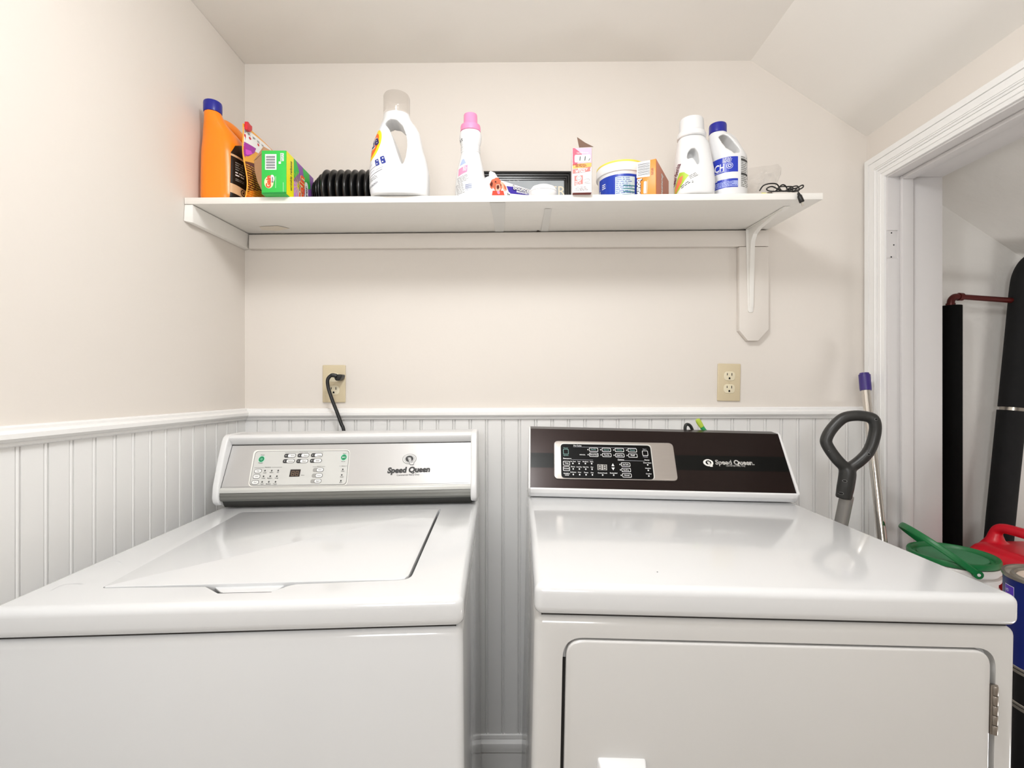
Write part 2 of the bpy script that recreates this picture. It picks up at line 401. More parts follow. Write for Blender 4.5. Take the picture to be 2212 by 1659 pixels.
# hinge-side jamb (far side) with mortise
jm = M().box(XR-.001, DY1, 0, 1.152, DY1+.016, DZ, bev=.0008).mesh('j')
a, b = P(1918.5, 497, DY1), P(1940, 559, DY1)
jm = cut(jm, M().box(XR-.004, DY1-.01, b.z, b.x, DY1+.0035, a.z).mesh('c')); jm.materials.clear()
jo = put('jamb', jm, JAMB, door); jo.matrix_parent_inverse = door.matrix_world.inverted()
for q in ((1926, 503), (1931, 529), (1925.5, 555)):
    c = P(*q, DY1+.003)
    dpart('screw_hole', M().lathe([(.0016, c.y-.0004), (.0022, c.y+.0006)], axis='y', n=10), BLKM).location = (c.x, 0, c.z)
dpart('jamb', M().box(1.1580, DY1+.0005, 0, XR2, DY1+.016, DZ, bev=.0008), JAMB)
dpart('door_stop', M().box(1.1164, DY1-.0105, 0, 1.1495, DY1+.0002, DZ, bev=.002), JAMB)
dpart('head_jamb', M().box(XR-.001, DY0, DZ, 1.152, DY1+.016, DZ+.016, bev=.0008), JAMB)
dpart('head_jamb', M().box(1.1565, DY0, DZ, XR2, DY1+.016, DZ+.016, bev=.0008), JAMB)
dpart('door_stop', M().box(1.1164, DY0, DZ-.0105, 1.1495, DY1-.0105, DZ+.0002, bev=.002), JAMB)
dpart('jamb', M().box(XR-.001, DY0-.016, 0, XR2, DY0, DZ+.016, bev=.0008), JAMB)

# ------------------------------------------------------------------ the shelf, its cleats and bracket
ZF = lambda x: 1.6995+(x-XL)/(.774-XL)*(1.7115-1.6995)      # top at the front edge
ZR = lambda x: 1.708+(x-XL)/(.774-XL)*(1.722-1.708)         # top at the wall
YSF = 1.224
def zs(x, y): t = (y-YSF)/(YB-YSF); return ZF(x)*(1-t)+ZR(x)*t
TH = .0165
x0, x1 = XL+.0015, .774
sh = M().hexa([(x0, YSF, ZF(x0)-TH), (x1, YSF, ZF(x1)-TH), (x1, YB-.001, ZR(x1)-TH), (x0, YB-.001, ZR(x0)-TH),
               (x0, YSF, ZF(x0)), (x1, YSF, ZF(x1)), (x1, YB-.001, ZR(x1)), (x0, YB-.001, ZR(x0))], bev=.0012)
shelf = empty('wall_shelf', (x0, YSF, ZF(x0)), 'long white painted wooden wall shelf above the washer and dryer', 'shelf')
def wpart(par, name, m_, mats, **k):
    ang = k.pop('ang', 35)
    o = m_.done(name, mats, ang=ang, **k); o.parent = par; o.matrix_parent_inverse = par.matrix_world.inverted(); return o
wpart(shelf, 'board', sh, SHELF)
zl = ZR(XL)-TH
m_ = M().hexa([(XL+.001, YSF-.002, 1.640), (XL+.016, YSF+.012, 1.640), (XL+.016, YB-.001, 1.648), (XL+.001, YB-.001, 1.644),
               (XL+.001, YSF+.001, ZF(XL)-TH-.001), (XL+.0215, YSF+.001, ZF(XL)-TH-.001), (XL+.0215, YB-.001, zl-.001), (XL+.001, YB-.001, zl-.001)], bev=.0015)
wpart(shelf, 'side_cleat', m_, SHELF)
xr = P(1661, 500, 1.482).x
m_ = M().hexa([(XL+.022, 1.482, 1.6445), (xr, 1.482, 1.652), (xr, YB-.0005, 1.652), (XL+.022, YB-.0005, 1.6445),
               (XL+.022, 1.482, ZR(XL)-TH-.0038), (xr, 1.482, ZR(xr)-TH-.0042), (xr, YB-.0005, ZR(xr)-TH-.0042), (XL+.022, YB-.0005, ZR(XL)-TH-.0038)], bev=.001)
wpart(shelf, 'back_cleat', m_, WALL)
xa, xb = P(1597, 600, 1.481).x, P(1660.5, 600, 1.481).x
zt, zb1, zb2 = 1.650, P(0, 714, 1.481).z, P(0, 736, 1.481).z
m_ = M().prism([(xa, zt), (xa, zb1), (xa+.026, zb2), (xb-.032, zb2), (xb, zb1+.004), (xb, zt)], 1.480, YB-.0005, 'y', bev=.0015)
wpart(shelf, 'backing_board', m_, WALL)
# old paint stains and a knot on the underside of the board
STN = mat('stain_grey', 'E6E5E1', .5, vary=.04); STY = mat('stain_tan', 'E8DECD', .5, vary=.08); KNOT = mat('knot_dark', '4A423B', .7)
shl = shelf.matrix_world.inverted()
for pts_, mm in (([(1058, 437), (1092, 437), (1088, 501), (1070, 501), (1066, 470)], STN), ([(1177, 450), (1192, 450), (1184, 500), (1168, 500)], STN),
                 ([(560, 489), (600, 487), (626, 493), (600, 498), (566, 496)], STY), ([(1158, 499.5), (1162, 496.5), (1168, 499.5)], KNOT), ([(1177, 450.5), (1186, 450), (1185, 453), (1178, 453)], KNOT)):
    xm = P(sum(p[0] for p in pts_)/len(pts_), 470, 1.36).x
    a3, b3 = shl @ V((xm, YSF, ZF(xm)-TH)), shl @ V((xm, YB, ZR(xm)-TH))
    d = Dec(shelf, a3, V((1, 0, (ZF(.5)-ZF(-.5)))), a3-b3); d.ppoly(pts_, mm, 4); d.done('stain')
# stamped steel bracket
br = empty('shelf_bracket', (.715, 1.48, 1.69), 'white painted metal L bracket holding up the right end of the shelf', 'bracket')
bx, tx = P(1622, 520, 1.476).x, P(1697, 452, 1.279).x
zu = ZR(.71)-TH
m_ = M()
za, zb_ = zu-.004, P(0, 675, 1.478).z
m_.prism(roundpoly([(bx-.0145, za, 0), (bx+.0145, za, 0), (bx+.008, zb_, 0), (bx-.008, zb_, 0)], [.002, .002, .009, .009]), 1.4765, 1.4795, 'y', bev=.0008)
def zund(y): return zs(.71, y)-TH
yt = 1.272
m_.hexa([(bx-.013, 1.476, zund(1.476)-.0035), (bx+.013, 1.476, zund(1.476)-.0035), (bx+.013, 1.4795, zund(1.4795)-.0035), (bx-.013, 1.4795, zund(1.4795)-.0035),
         (bx-.013, 1.476, zund(1.476)-.0005), (bx+.013, 1.476, zund(1.476)-.0005), (bx+.013, 1.4795, zund(1.4795)-.0005), (bx-.013, 1.4795, zund(1.4795)-.0005)])
m_.hexa([(tx-.007, yt, zund(yt)-.0032), (tx+.007, yt, zund(yt)-.0032), (bx+.0145, 1.478, zund(1.478)-.0032), (bx-.0145, 1.478, zund(1.478)-.0032),
         (tx-.007, yt, zund(yt)-.0005), (tx+.007, yt, zund(yt)-.0005), (bx+.0145, 1.478, zund(1.478)-.0005), (bx-.0145, 1.478, zund(1.478)-.0005)], bev=.0008)
wpart(br, 'mounting_arm', m_, SHELF)
# pressed rib with a gusset in the corner
top = [(1.4770, zb_+.012), (1.4715, zb_+.022), (1.469, zu-.14), (1.466, zu-.07), (1.461, zu-.042), (1.449, zu-.026), (1.418, zu-.017), (1.34, zu-.012), (yt+.014, zund(yt)-.007), (yt+.006, zund(yt)-.0028)]
bot = [(yt+.006, zund(yt)-.001), (1.477, zund(1.477)-.001), (1.4775, zu-.05), (1.4775, zb_+.012)]
m_ = M(); pts = top+bot
def bxat(y): return tx+(bx-tx)*min(1, max(0, (y-yt)/(1.44-yt)))
A = [V((bxat(y)-.0065, y, z)) for y, z in pts]; B = [V((bxat(y)+.0065, y, z)) for y, z in pts]
m_.loft([A, B]); bmesh.ops.recalc_face_normals(m_.bm, faces=m_.bm.faces)
es = [e for e in m_.bm.edges if any(len(f.verts) > 4 for f in e.link_faces) and abs(e.verts[0].co.x-e.verts[1].co.x) < .02]
bmesh.ops.bevel(m_.bm, geom=es, offset=.0035, segments=3, profile=.5, affect='EDGES', clamp_overlap=True)
wpart(br, 'rib', m_, SHELF)

# ------------------------------------------------------------------ outlets
def outlet(px, py, plug, label, rx):
    c = P(px, py, YB-.0005)
    o = empty('wall_outlet', c, label, 'outlet', group=None); o.rotation_euler = (0, rx, 0); bpy.context.view_layer.update()
    M().box(-.0352, -.0055, -.0575, .0352, 0, .0575, bev=.0035, seg=3).done('cover_plate', ALMD, o)
    for z in (.0195, -.0195):
        q = roundpoly([(-.0172, z-.0140, 0), (.0172, z-.0140, 0), (.0172, z+.0140, 0), (-.0172, z+.0140, 0)], [.012]*4, 6)
        s = M().prism([(a[0], a[1]) for a in q], -.0072, -.002, 'y', bev=.0006).done('socket', ALMC, o)
        d = Dec(o, (0, -.0072, z), (1, 0, 0), (0, 0, 1))
        if not (plug and z > 0):
            d.rect(-.0082, .0018, -.0060, .0088, BLKM); d.rect(.0058, .0010, .0080, .0092, BLKM); d.disc(0, -.0064, .0026, .0026, BLKM)
            d.poly([(-.0026, -.0064), (.0026, -.0064), (.0026, -.0098), (-.0026, -.0098)], BLKM)
            d.done('slots', parent=s)
        else: d.bm.free()
    M().lathe([(.0028, -.0068), (.0024, -.0072)], axis='y', n=12).done('screw', ALMD, o)
    return o
outlet(722.5, 829, True, 'almond duplex wall outlet above the washer with a black cord plugged in', .0)
outlet(1573.5, 826, False, 'empty almond duplex wall outlet on the right above the dryer', .02)

# ------------------------------------------------------------------ the two machines (measured pose of each)
def pose(t, yaw, pitch, roll, H0):
    Rm = Matrix.Rotation(yaw, 3, 'Z') @ Matrix.Rotation(pitch, 3, 'X') @ Matrix.Rotation(roll, 3, 'Y')
    base = V(t)-Rm @ V((0, 0, H0))
    return Matrix.Translation(base) @ Rm.to_4x4()
HW, DK = .8821, .0424
W1 = .651
wm = pose((-.073, .6851, HW), .0426, -.0013, -.0089, HW)
washer = empty('washing_machine', None, 'white top-loading washing machine with silver control panel, left of the dryer', 'washer', mtx=wm)
HD, DKD = .8986, .0442
W2 = .683
dm = pose((.0258, .6851, HD), -.0076, -.0018, .0214, HD)
dryer = empty('tumble_dryer', None, 'white front-loading dryer with dark brown control panel, right of the washer', 'dryer', mtx=dm)
def local(par, px, py, o, n):
    inv = par.matrix_world.inverted(); c = inv @ V((0, 0, CZ)); d = inv.to_3x3() @ V(((px-CX)/F, 1, -(py-CY)/F))
    o, n = V(o), V(n); return c+d*(n.dot(o-c)/n.dot(d))
def feet(par, xs, ys):
    for x in xs:
        for y in ys:
            b = par.matrix_world @ V((x, y, .03)); L_ = b.z+.004
            M().lathe([(.018, .03-L_+.0045), (.02, .03-L_+.010), (.02, .03-L_+.016), (.006, .03-L_+.018), (.006, .036)], x, y, n=16).done('foot', BLKM, par)
feet(washer, (-W1+.05, -.05), (.06, .64)); feet(dryer, (.05, W2-.05), (.06, .64))
GAPM = mat('gap_dark', '2A2724', .8)
# washer body
M().box(-W1+.002, .004, .03, -.002, .70, HW-.0022, bev=.012, seg=4).done('cabinet', ENAM, washer)
M().box(-W1+.012, .012, HW-.012, -.012, .69, HW+.004).done('seam', GAPM, washer)
D0 = HW+DK
LIDZ = D0
lp = lambda x, y: local(washer, x, y, (0, 0, D0), (0, 0, 1))
lid_px = [(219, 1270.5), (514, 1110), (524, 1107), (953, 1099.5), (886, 1253)]
L5 = [lp(*p) for p in lid_px]
notch = [lp(*p) for p in [(640, 1262), (622, 1266), (600, 1274), (585, 1279.3), (470, 1282), (452, 1272), (443, 1267.5)]]
outer = roundpoly([(p.x, p.y, 0) for p in L5], [.006, .012, .012, .008, .022], 5)
outl = [V(p) for p in outer]
# hole: lid outline plus notch inserted between the front-right and front-left corners
hole = [(p.x, p.y) for p in outl]+[(p.x, p.y) for p in notch]
wt = M().box(-W1, 0, HW, 0, .70, D0, bev=.0125, seg=6).mesh('wt')
wt = cut(wt, M().prism(hole, D0-.020, D0+.02, 'z').mesh('c')); wt.materials.clear()
put('worktop', wt, ENAM, washer, ang=40)
cen = sum(L5, V())/5
def inset(pts, d, right=0):
    out = []; n = len(pts)
    for i in range(n):
        a = (V(pts[i][:2])-V(pts[i-1][:2])); b = (V(pts[(i+1) % n][:2])-V(pts[i][:2]))
        na = V((-a.y, a.x)); nb_ = V((-b.y, b.x)); nn = (na.normalized() if a.length > 1e-7 else V((0, 0)))+(nb_.normalized() if b.length > 1e-7 else V((0, 0)))
        if nn.length: nn.normalize()
        p = V(pts[i][:2]); 
        if (V((cen.x, cen.y))-p).dot(nn) < 0: nn = -nn
        k = d+(right if nn.x < -.6 else 0)
        out.append((p.x+nn.x*k, p.y+nn.y*k))
    return out
lid = M().prism(inset([tuple(p) for p in outer], .0016, .0035), D0-.014, D0+.0012, 'z', bev=.0022, seg=3)
put('lid', lid.mesh('lid'), ENAM, washer, ang=35)
a, b = lp(458, 1266), lp(612, 1262); c_, d_ = lp(474, 1277.5), lp(584, 1275)
m_ = M(); r1 = [V((a.x, a.y+.006, D0-.0035)), V((b.x, b.y+.006, D0-.0035)), V((d_.x, d_.y+.0075, D0-.0065)), V((c_.x, c_.y+.0075, D0-.0065))]
r0 = [p-V((0, 0, .004)) for p in r1]
m_.hexa([r0[3], r0[2], r0[1], r0[0], r1[3], r1[2], r1[1], r1[0]], bev=.0015); m_.done('lid_grip', ENAM, washer)
M().box(c_.x-.006, c_.y-.0015, D0-.0150, d_.x+.012, c_.y+.0105, D0-.0062).done('grip_slot_shade', BLKM, washer)  # black block stands in for the darkness inside the finger slot
M().box(-W1+.03, .03, D0-.0205, -.03, .55, D0-.0195).done('lid_gap_shade', GAPM, washer)  # dark plate paints in the shade seen through the gap around the lid
# hair-thin scratches and tiny plug on the deck
def arc_px(dd, pts, wd, m__):
    q = [dd.px(*p) for p in pts]
    q = spline([(a_, b_, 0) for a_, b_ in q], 5)
    for i in range(len(q)-1): dd.line(q[i], q[i+1], wd, m__)
for a_ in ([(110, 1276), (135, 1264), (160, 1261), (180, 1262)], [(222, 1217), (243, 1211), (260, 1214), (263, 1218)]):
    d = Dec(washer, (0, 0, D0), (1, 0, 0), (0, 1, 0)); arc_px(d, a_, .0005, INKL); d.done('scratch')
d = Dec(washer, (0, 0, D0), (1, 0, 0), (0, 1, 0)); u, v = d.px(472, 1103.5); d.disc(u, v, .0018, .0018, INKG); d.done('hole_plug')

# washer console
yb = lambda y, z: (y, D0+z)
cap = [(.577, .010), (.548, .010), (.538, .018), (.534, .032), (.538, .060), (.560, .122), (.579, .166), (.586, .176), (.598, .1815), (.68, .1815), (.69, .17), (.69, .002), (.577, .002)]
for xa_, xb_ in ((-W1+.0005, -W1+.0165), (-.0170, -.001)):
    M().prism([yb(*p) for p in cap], xa_, xb_, 'x', bev=.0055, seg=4).done('end_cap', WPL, washer)
hood = [(.604, .1535), (.591, .1665), (.588, .174), (.597, .1808), (.68, .1808), (.688, .17), (.688, .002), (.640, .002), (.640, .1535)]
M().prism([yb(*p) for p in hood], -W1+.014, -.014, 'x', bev=.0018, seg=3).done('hood', WPL, washer)
lo, hi = V((0, .5460, D0+.0535)), V((0, .6020, D0+.1550))
pd = (hi-lo).normalized()
xa_, xb_ = -W1+.0155, -.0155
m_ = M(); n_ = V((0, -pd.z, pd.y))
m_.hexa([V((xa_, 0, 0))+lo-n_*.01, V((xb_, 0, 0))+lo-n_*.01, V((xb_, 0, 0))+lo, V((xa_, 0, 0))+lo,
         V((xa_, 0, 0))+hi-n_*.01, V((xb_, 0, 0))+hi-n_*.01, V((xb_, 0, 0))+hi, V((xa_, 0, 0))+hi])
panel = m_.done('control_panel', SILV, washer, smooth=False)
M().prism([yb(*p) for p in [(.5445, .0535), (.5405, .0500), (.5402, .0415), (.56, .0415), (.56, .0535)]], xa_, xb_, 'x', bev=.001).done('light_strip', SILVL, washer)
M().prism([yb(*p) for p in [(.5412, .0408), (.5402, .034), (.5412, .0335), (.541, .026), (.546, .0205), (.56, .0205), (.56, .0408)]], xa_, xb_, 'x').done('grey_strip', GREYM, washer, ang=20)
M().prism([yb(*p) for p in [(.552, .0200), (.566, .0020), (.60, .0020), (.60, .0200)]], xa_, xb_, 'x').done('recess_strip', GREYD, washer)
M().box(-.60, .60, HW+.02, -.05, .639, D0+.15).done('console_back', GREYD, washer)
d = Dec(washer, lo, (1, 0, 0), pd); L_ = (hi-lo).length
d.rect(xa_, L_-.0030, xb_, L_-.0008, BLKM, 1); d.rect(xa_+.0012, 0, xa_+.0024, L_, INK, 1); d.rect(xb_-.0016, 0, xb_-.0006, L_, INK, 1); d.done('seam_shade_lines')  # black line paints the shadowed gap under the hood; dark lines down both sides
d = Dec(washer, lo, (1, 0, 0), pd)
c6 = lambda x, y: (530+x/8.848, 960+y/8.848)
LT = mat('keypad_face', 'CFCFCB', .45); WRING = mat('keypad_rim', 'F6F3EC', .35); PILL = mat('pill_white', 'F3F3F1', .4); LOBE = mat('lobe_grey', '5E5E5C', .4); LOBE2 = mat('lobe_light', 'A09F9B', .4)
fr = [(165, 108), (2008, 100), (1945, 788), (50, 812)]
d.ppoly([c6(*p) for p in fr], WRING, 1, .011)
d.ppoly([c6(*p) for p in [(195, 128), (1996, 112), (1934, 776), (70, 795)]], INKG, 2, .0105)
d.ppoly([c6(*p) for p in [(205, 138), (1984, 124), (1922, 764), (84, 783)]], LT, 3, .010)
d.ly = 5
S6 = abs(d.px(531, 1010)[0]-d.px(530, 1010)[0])/8.848    # metres per crop pixel
rt = math.atan2(d.px(700, 1000)[1]-d.px(600, 1002)[1], d.px(700, 1000)[0]-d.px(600, 1002)[0])*.4
for cx_, cy_ in ((858, 218), (1112, 212), (1368, 208), (832, 322), (1090, 322), (1350, 315)):
    u, v = d.px(*c6(cx_, cy_)); d.pill(u, v, 228*S6, 84*S6, INK, 4); d.pill(u+32*S6, v, 145*S6, 66*S6, PILL, 5)
    u2, v2 = d.px(*c6(cx_-55, cy_)); d.disc(u-78*S6, v, 8*S6, 8*S6, INKW, 6)
for cx_, cy_ in ((1397, 490), (1377, 597), (1353, 705)):
    u, v = d.px(*c6(cx_, cy_)); d.pill(u, v, 210*S6, 82*S6, LOBE2, 4); d.pill(u+32*S6, v, 136*S6, 84*S6, INK, 5); d.pill(u+32*S6, v, 124*S6, 68*S6, PILL, 6)
for cx_, cy_ in ((245, 512), (218, 617), (190, 728)):
    u, v = d.px(*c6(cx_, cy_)); d.pill(u, v, 138*S6, 88*S6, INK, 4); d.pill(u, v, 122*S6, 70*S6, PILL, 5)
for cx_, cy_ in ((380, 505), (508, 505), (632, 503), (352, 613), (480, 612), (606, 612), (325, 720), (452, 718), (580, 718), (1865, 480), (1845, 587), (1828, 697)):
    u, v = d.px(*c6(cx_, cy_)); d.disc(u, v, 14*S6, 17*S6, INK, 5)
for cx_, cy_ in ((313, 285), (1885, 250)):
    u, v = d.px(*c6(cx_, cy_)); d.disc(u, v, 62*S6, 68*S6, GRNL, 4); d.disc(u, v, 52*S6, 58*S6, GRN, 5)
u, v = d.px(*c6(313, 285)); d.disc(u, v, 18*S6, 20*S6, GRNL, 6); d.disc(u, v, 12*S6, 14*S6, GRN, 7)
u, v = d.px(*c6(1885, 250)); d.poly([(u-25*S6, v-18*S6), (u+5*S6, v), (u-25*S6, v+18*S6)], INKW, 6); d.rect(u+10*S6, v-14*S6, u+16*S6, v+14*S6, INKW, 6); d.rect(u+22*S6, v-14*S6, u+28*S6, v+14*S6, INKW, 6)
d.ppoly([c6(*p) for p in [(868, 482), (1064, 480), (1036, 618), (838, 622)]], LCD, 4)
def seven(dd, A, B, C, m__, ly):      # an unlit figure 8 within a parallelogram (A top-left, B top-right, C bottom-left)
    A, B, C = [V(dd.px(*q)) for q in (A, B, C)]; g = lambda s_, t: A+(B-A)*s_+(C-A)*t
    for (s0, t0, s1, t1) in ((.08, 0, .92, .12), (.08, .44, .92, .56), (.08, .88, .92, 1), (0, .06, .2, .48), (.8, .06, 1, .48), (0, .52, .2, .94), (.8, .52, 1, .94)):
        dd.poly([tuple(g(s0, t0)), tuple(g(s1, t0)), tuple(g(s1, t1)), tuple(g(s0, t1))], m__, ly)
seven(d, c6(890, 512), c6(950, 512), c6(872, 605), LEDB, 6); seven(d, c6(968, 512), c6(1028, 512), c6(950, 605), LEDB, 6)
for t, x, y, w_, h_ in (('Power', 300, 215, 76, 16), ('Pause', 252, 368, 84, 18), ('Start', 1868, 188, 64, 16), ('Pause', 1836, 338, 76, 16),
        ('Cold', 348, 556, 56, 18), ('Warm', 466, 550, 70, 18), ('Hot', 606, 548, 42, 18), ('Small', 315, 660, 66, 18), ('Medium', 424, 658, 90, 18), ('Large', 568, 657, 66, 18),
        ('Light', 290, 770, 66, 18), ('Medium', 396, 768, 96, 18), ('Heavy', 532, 766, 76, 18), ('Wash', 1830, 524, 66, 18), ('Rinse', 1812, 632, 66, 18), ('Spin', 1800, 738, 54, 18), ('Rinse', 1072, 600, 58, 14),
        ('Normal', 872, 226, 74, 20), ('Perm', 1122, 226, 74, 20), ('Press', 1378, 226, 74, 20), ('Delicate', 818, 333, 98, 20), ('Quick', 1090, 333, 76, 20), ('Bulky', 1352, 326, 70, 20),
        ('Temp', 214, 520, 62, 20), ('Load', 188, 626, 60, 20), ('Soil', 162, 736, 58, 20), ('Extra', 1400, 498, 60, 20), ('Prewash', 1370, 606, 78, 18), ('Signal', 1352, 714, 70, 20),
        ('Preset Cycles', 1040, 160, 165, 16), ('Selections', 375, 450, 120, 16), ('Options', 1370, 432, 84, 15), ('Status', 1840, 425, 70, 15)):
    d.ptext(t, c6(x, y), c6(x+w_, y-1), h_/8.848, INK, bold=.01, shear=.15, layer=8)
for A, B in (((762, 160), (1025, 156)), ((1215, 152), (1490, 148)), ((178, 448), (362, 446)), ((510, 441), (706, 438)), ((1290, 430), (1360, 429)), ((1462, 428), (1528, 426)), ((1800, 418), (1828, 418)), ((1920, 415), (1944, 415))):
    d.line(d.px(*c6(*A)), d.px(*c6(*B)), .0005, INK, 5)
d.done('keypad', label='pale grey keypad with white buttons and two green buttons')
# queen emblem: a Q with a striped tail
def emblem(dd, f, w_, line, light, core):
    u, v = dd.px(*f); el = lambda a, b, m__, l: dd.disc(u, v+.0006*w_, a*w_, b*w_, m__, l, 40)
    tail = lambda k, m__, l: dd.poly([(u+(-.0042-k)*w_, v+(.0040+k*.3)*w_), (u+(.0030+k)*w_, v+(.0040+k*.3)*w_), (u+(.0072+k)*w_, v-.0085*w_), (u+(.0115+k)*w_, v-(.0088-k)*w_), (u+(.0102+k)*w_, v-(.0138+k)*w_), (u+(.0032-k)*w_, v-(.0138+k)*w_), (u+(.0010-k)*w_, v-.0100*w_)], m__, l)
    el(.0165, .0128, line, 1); el(.0157, .0121, light, 2); el(.0120, .0096, line, 3); el(.0115, .0092, light, 4); el(.0094, .0078, core, 5)
    tail(.0006, line, 6); tail(0, light, 7)
    for k in range(3):
        x_ = u+(-.0030+k*.0024)*w_; dd.poly([(x_, v+.0040*w_), (x_+.0006*w_, v+.0040*w_), (x_+.0052*w_, v-.0100*w_), (x_+.0046*w_, v-.0100*w_)], core, 8)
d = Dec(washer, lo, (1, 0, 0), pd)
emblem(d, (884.5, 992), 1.08, INK, mat('emblem_silver', 'D4D4D2', .4), INK)
d.ptext('Speed Queen', (836.5, 1021.8), (929, 1018.8), 11.2, INK, bold=.06, shear=.10)
d.ptext('Commercial Heavy Duty', (857, 1028.2), (906, 1026.5), 3.6, INK, bold=.01)
d.line(d.px(472, 1052.8), d.px(1014, 1043.2), .0007, INKG)
d.done('logo', label='dark grey lettering and Q emblem on the silver panel')

# ------------------------------------------------------------------ dryer
dfr = lambda px, py, y=0: local(dryer, px, py, (0, y, 0), (0, 1, 0))
cab = M().box(.001, .004, .03, W2-.001, .70, HD-.0022, bev=.012, seg=4).mesh('cab')
q = [dfr(1216, 1380, .004), dfr(2152, 1397, .004)]
rx0, rx1, rz1 = q[0].x, q[1].x, (q[0].z+q[1].z)/2
rec = roundpoly([(rx0, .18, 0), (rx1, .18, 0), (rx1, rz1, 0), (rx0, rz1, 0)], .030, 8)
cab = cut(cab, M().prism([(a_[0], a_[1]) for a_ in rec], -.02, .018, 'y').mesh('c')); cab.materials.clear()
put('cabinet', cab, ENAMD, dryer)
p0, p1 = dfr(1223.5, 1387, .003), dfr(2140, 1401, .003)
drp = roundpoly([(p0.x, .186, 0), (p1.x, .186, 0), (p1.x, (p0.z+p1.z)/2, 0), (p0.x, (p0.z+p1.z)/2, 0)], .024, 8)
M().prism([(a_[0], a_[1]) for a_ in drp], .0015, .016, 'y', bev=.003, seg=3).done('door', ENAMD, dryer)
h0, h1 = dfr(1290, 1641, 0), dfr(1396, 1641, 0)
M().hexa([(h0.x-.003, -.004, h0.z-.075), (h1.x+.003, -.004, h0.z-.075), (h1.x+.003, .003, h0.z-.075), (h0.x-.003, .003, h0.z-.075),
          (h0.x+.003, -.013, h0.z-.003), (h1.x-.003, -.013, h0.z-.003), (h1.x, .003, h0.z+.003), (h0.x, .003, h0.z+.003)], bev=.003, seg=3).done('door_handle', WPL, dryer)
M().box(rx0+.0006, .0150, .19, p0.x+.004, .0176, rz1-.035).done('door_gap_shade', GAPM, dryer)  # dark liner, painted-in shade for the gap at the door's left edge
hx = dfr(2147.5, 1530, .002).x; ht, hb = dfr(2147, 1480, .002).z, dfr(2147, 1586, .002).z
hinge = M().box(hx-.0052, .0012, hb, hx+.0048, .006, ht, bev=.0006).done('door_hinge', STEEL, dryer)
for k in range(5):
    za_, zb2_ = ht-(ht-hb)*k/5-.0006, ht-(ht-hb)*(k+1)/5+.0006
    M().lathe([(.0033, zb2_), (.0036, zb2_+.0006), (.0036, za_-.0006), (.0033, za_)], hx+.0002, .0012, n=16).done('hinge_knuckle', STEEL, hinge)
M().box(.011, .012, HD-.012, W2-.011, .69, HD+.004).done('seam', GAPM, dryer)
D1 = HD+DKD
wt2 = M().box(0, 0, HD, W2, .70, D1, bev=.0125, seg=6)
wt2.done('worktop', ENAM, dryer, ang=40)
# shallow dished area on the dryer top
zd = lambda y, z: (y, D1+z)
cap2 = [(.556, .001), (.548, .006), (.538, .0245), (.539, .030), (.634, .166), (.640, .1705), (.650, .172), (.668, .170), (.672, .16), (.672, .001)]
for a_, b_ in ((.0005, .0055), (W2-.0075, W2-.0015)):
    M().prism([zd(*p) for p in cap2], a_, b_, 'x', bev=.0016).done('end_cap', WPL, dryer)
M().prism([zd(*p) for p in [(.560, .001), (.552, .003), (.545, .0125), (.5435, .0135), (.5405, .0235), (.5425, .027), (.60, .027), (.60, .001)]], .0055, W2-.0075, 'x', bev=.0005).done('kick_strip', WPL, dryer, ang=20)
M().prism([zd(*p) for p in [(.60, .001), (.60, .09), (.643, .163), (.668, .163), (.668, .001)]], .006, W2-.008, 'x').done('console_back', WPL, dryer)
lo2, hi2 = V((0, .5435, D1+.0275)), V((0, .6370, D1+.1680))
pd2 = (hi2-lo2).normalized(); n2 = V((0, -pd2.z, pd2.y))
m_ = M(); a_, b_ = .0056, W2-.0076
m_.hexa([V((a_, 0, 0))+lo2-n2*.004, V((b_, 0, 0))+lo2-n2*.004, V((b_, 0, 0))+lo2, V((a_, 0, 0))+lo2,
         V((a_, 0, 0))+hi2-n2*.004, V((b_, 0, 0))+hi2-n2*.004, V((b_, 0, 0))+hi2, V((a_, 0, 0))+hi2])
m_.hexa([V((a_, 0, 0))+hi2-n2*.004, V((b_, 0, 0))+hi2-n2*.004, V((b_, .672, D1+.168)), V((a_, .672, D1+.168)),
         V((a_, 0, 0))+hi2, V((b_, 0, 0))+hi2, V((b_, .672, D1+.1715)), V((a_, .672, D1+.1715))])
cp = m_.done('control_panel', BRN, dryer, smooth=False)
NRM = -n2 if n2.y > 0 else n2
d = Dec(dryer, lo2, (1, 0, 0), pd2)
u0, v0 = d.px(1150, 978); u1, v1 = d.px(1150, 1009.5); s1, t1 = d.px(1684, 987); s2, t2 = d.px(1695, 1019)
d.poly([(.0058, v1), (b_-.0003, t2), (b_-.0003, t1), (.0058, v0)], STRIPE, 1)
d.done('stripe', label='glossy black band across the brown panel')
# silver insert plate
O_ = lo2
def plate(pxs, r, h, name, mats, bev=.001):
    dd = Dec(dryer, lo2, (1, 0, 0), pd2); q_ = [dd.px(*p) for p in pxs]; dd.bm.free()
    rp = roundpoly([(a[0], a[1], 0) for a in q_], r, 8)
    U, W_, N_ = V((1, 0, 0)), pd2, Dec(dryer, lo2, (1, 0, 0), pd2).N
    mt = Matrix.Translation(lo2) @ Matrix((U, W_, -N_)).transposed().to_4x4()
    return M().prism([(a[0], a[1]) for a in rp], 0, h, 'z', bev=bev, seg=3, mtx=mt).done(name, mats, dryer, ang=30)
c7 = lambda x, y: (1190+x/7.9, 950+y/7.9)
plate([c7(*p) for p in [(52, 24), (2075, 62), (2168, 708), (55, 672)]], [.012, .014, .012, .012], .0030, 'silver_insert', SILVP, .0014)
plate([c7(*p) for p in [(158, 62), (1700, 92), (1775, 690), (170, 655)]], [.010]*4, .0040, 'keypad_frame', SILVL, .0006)
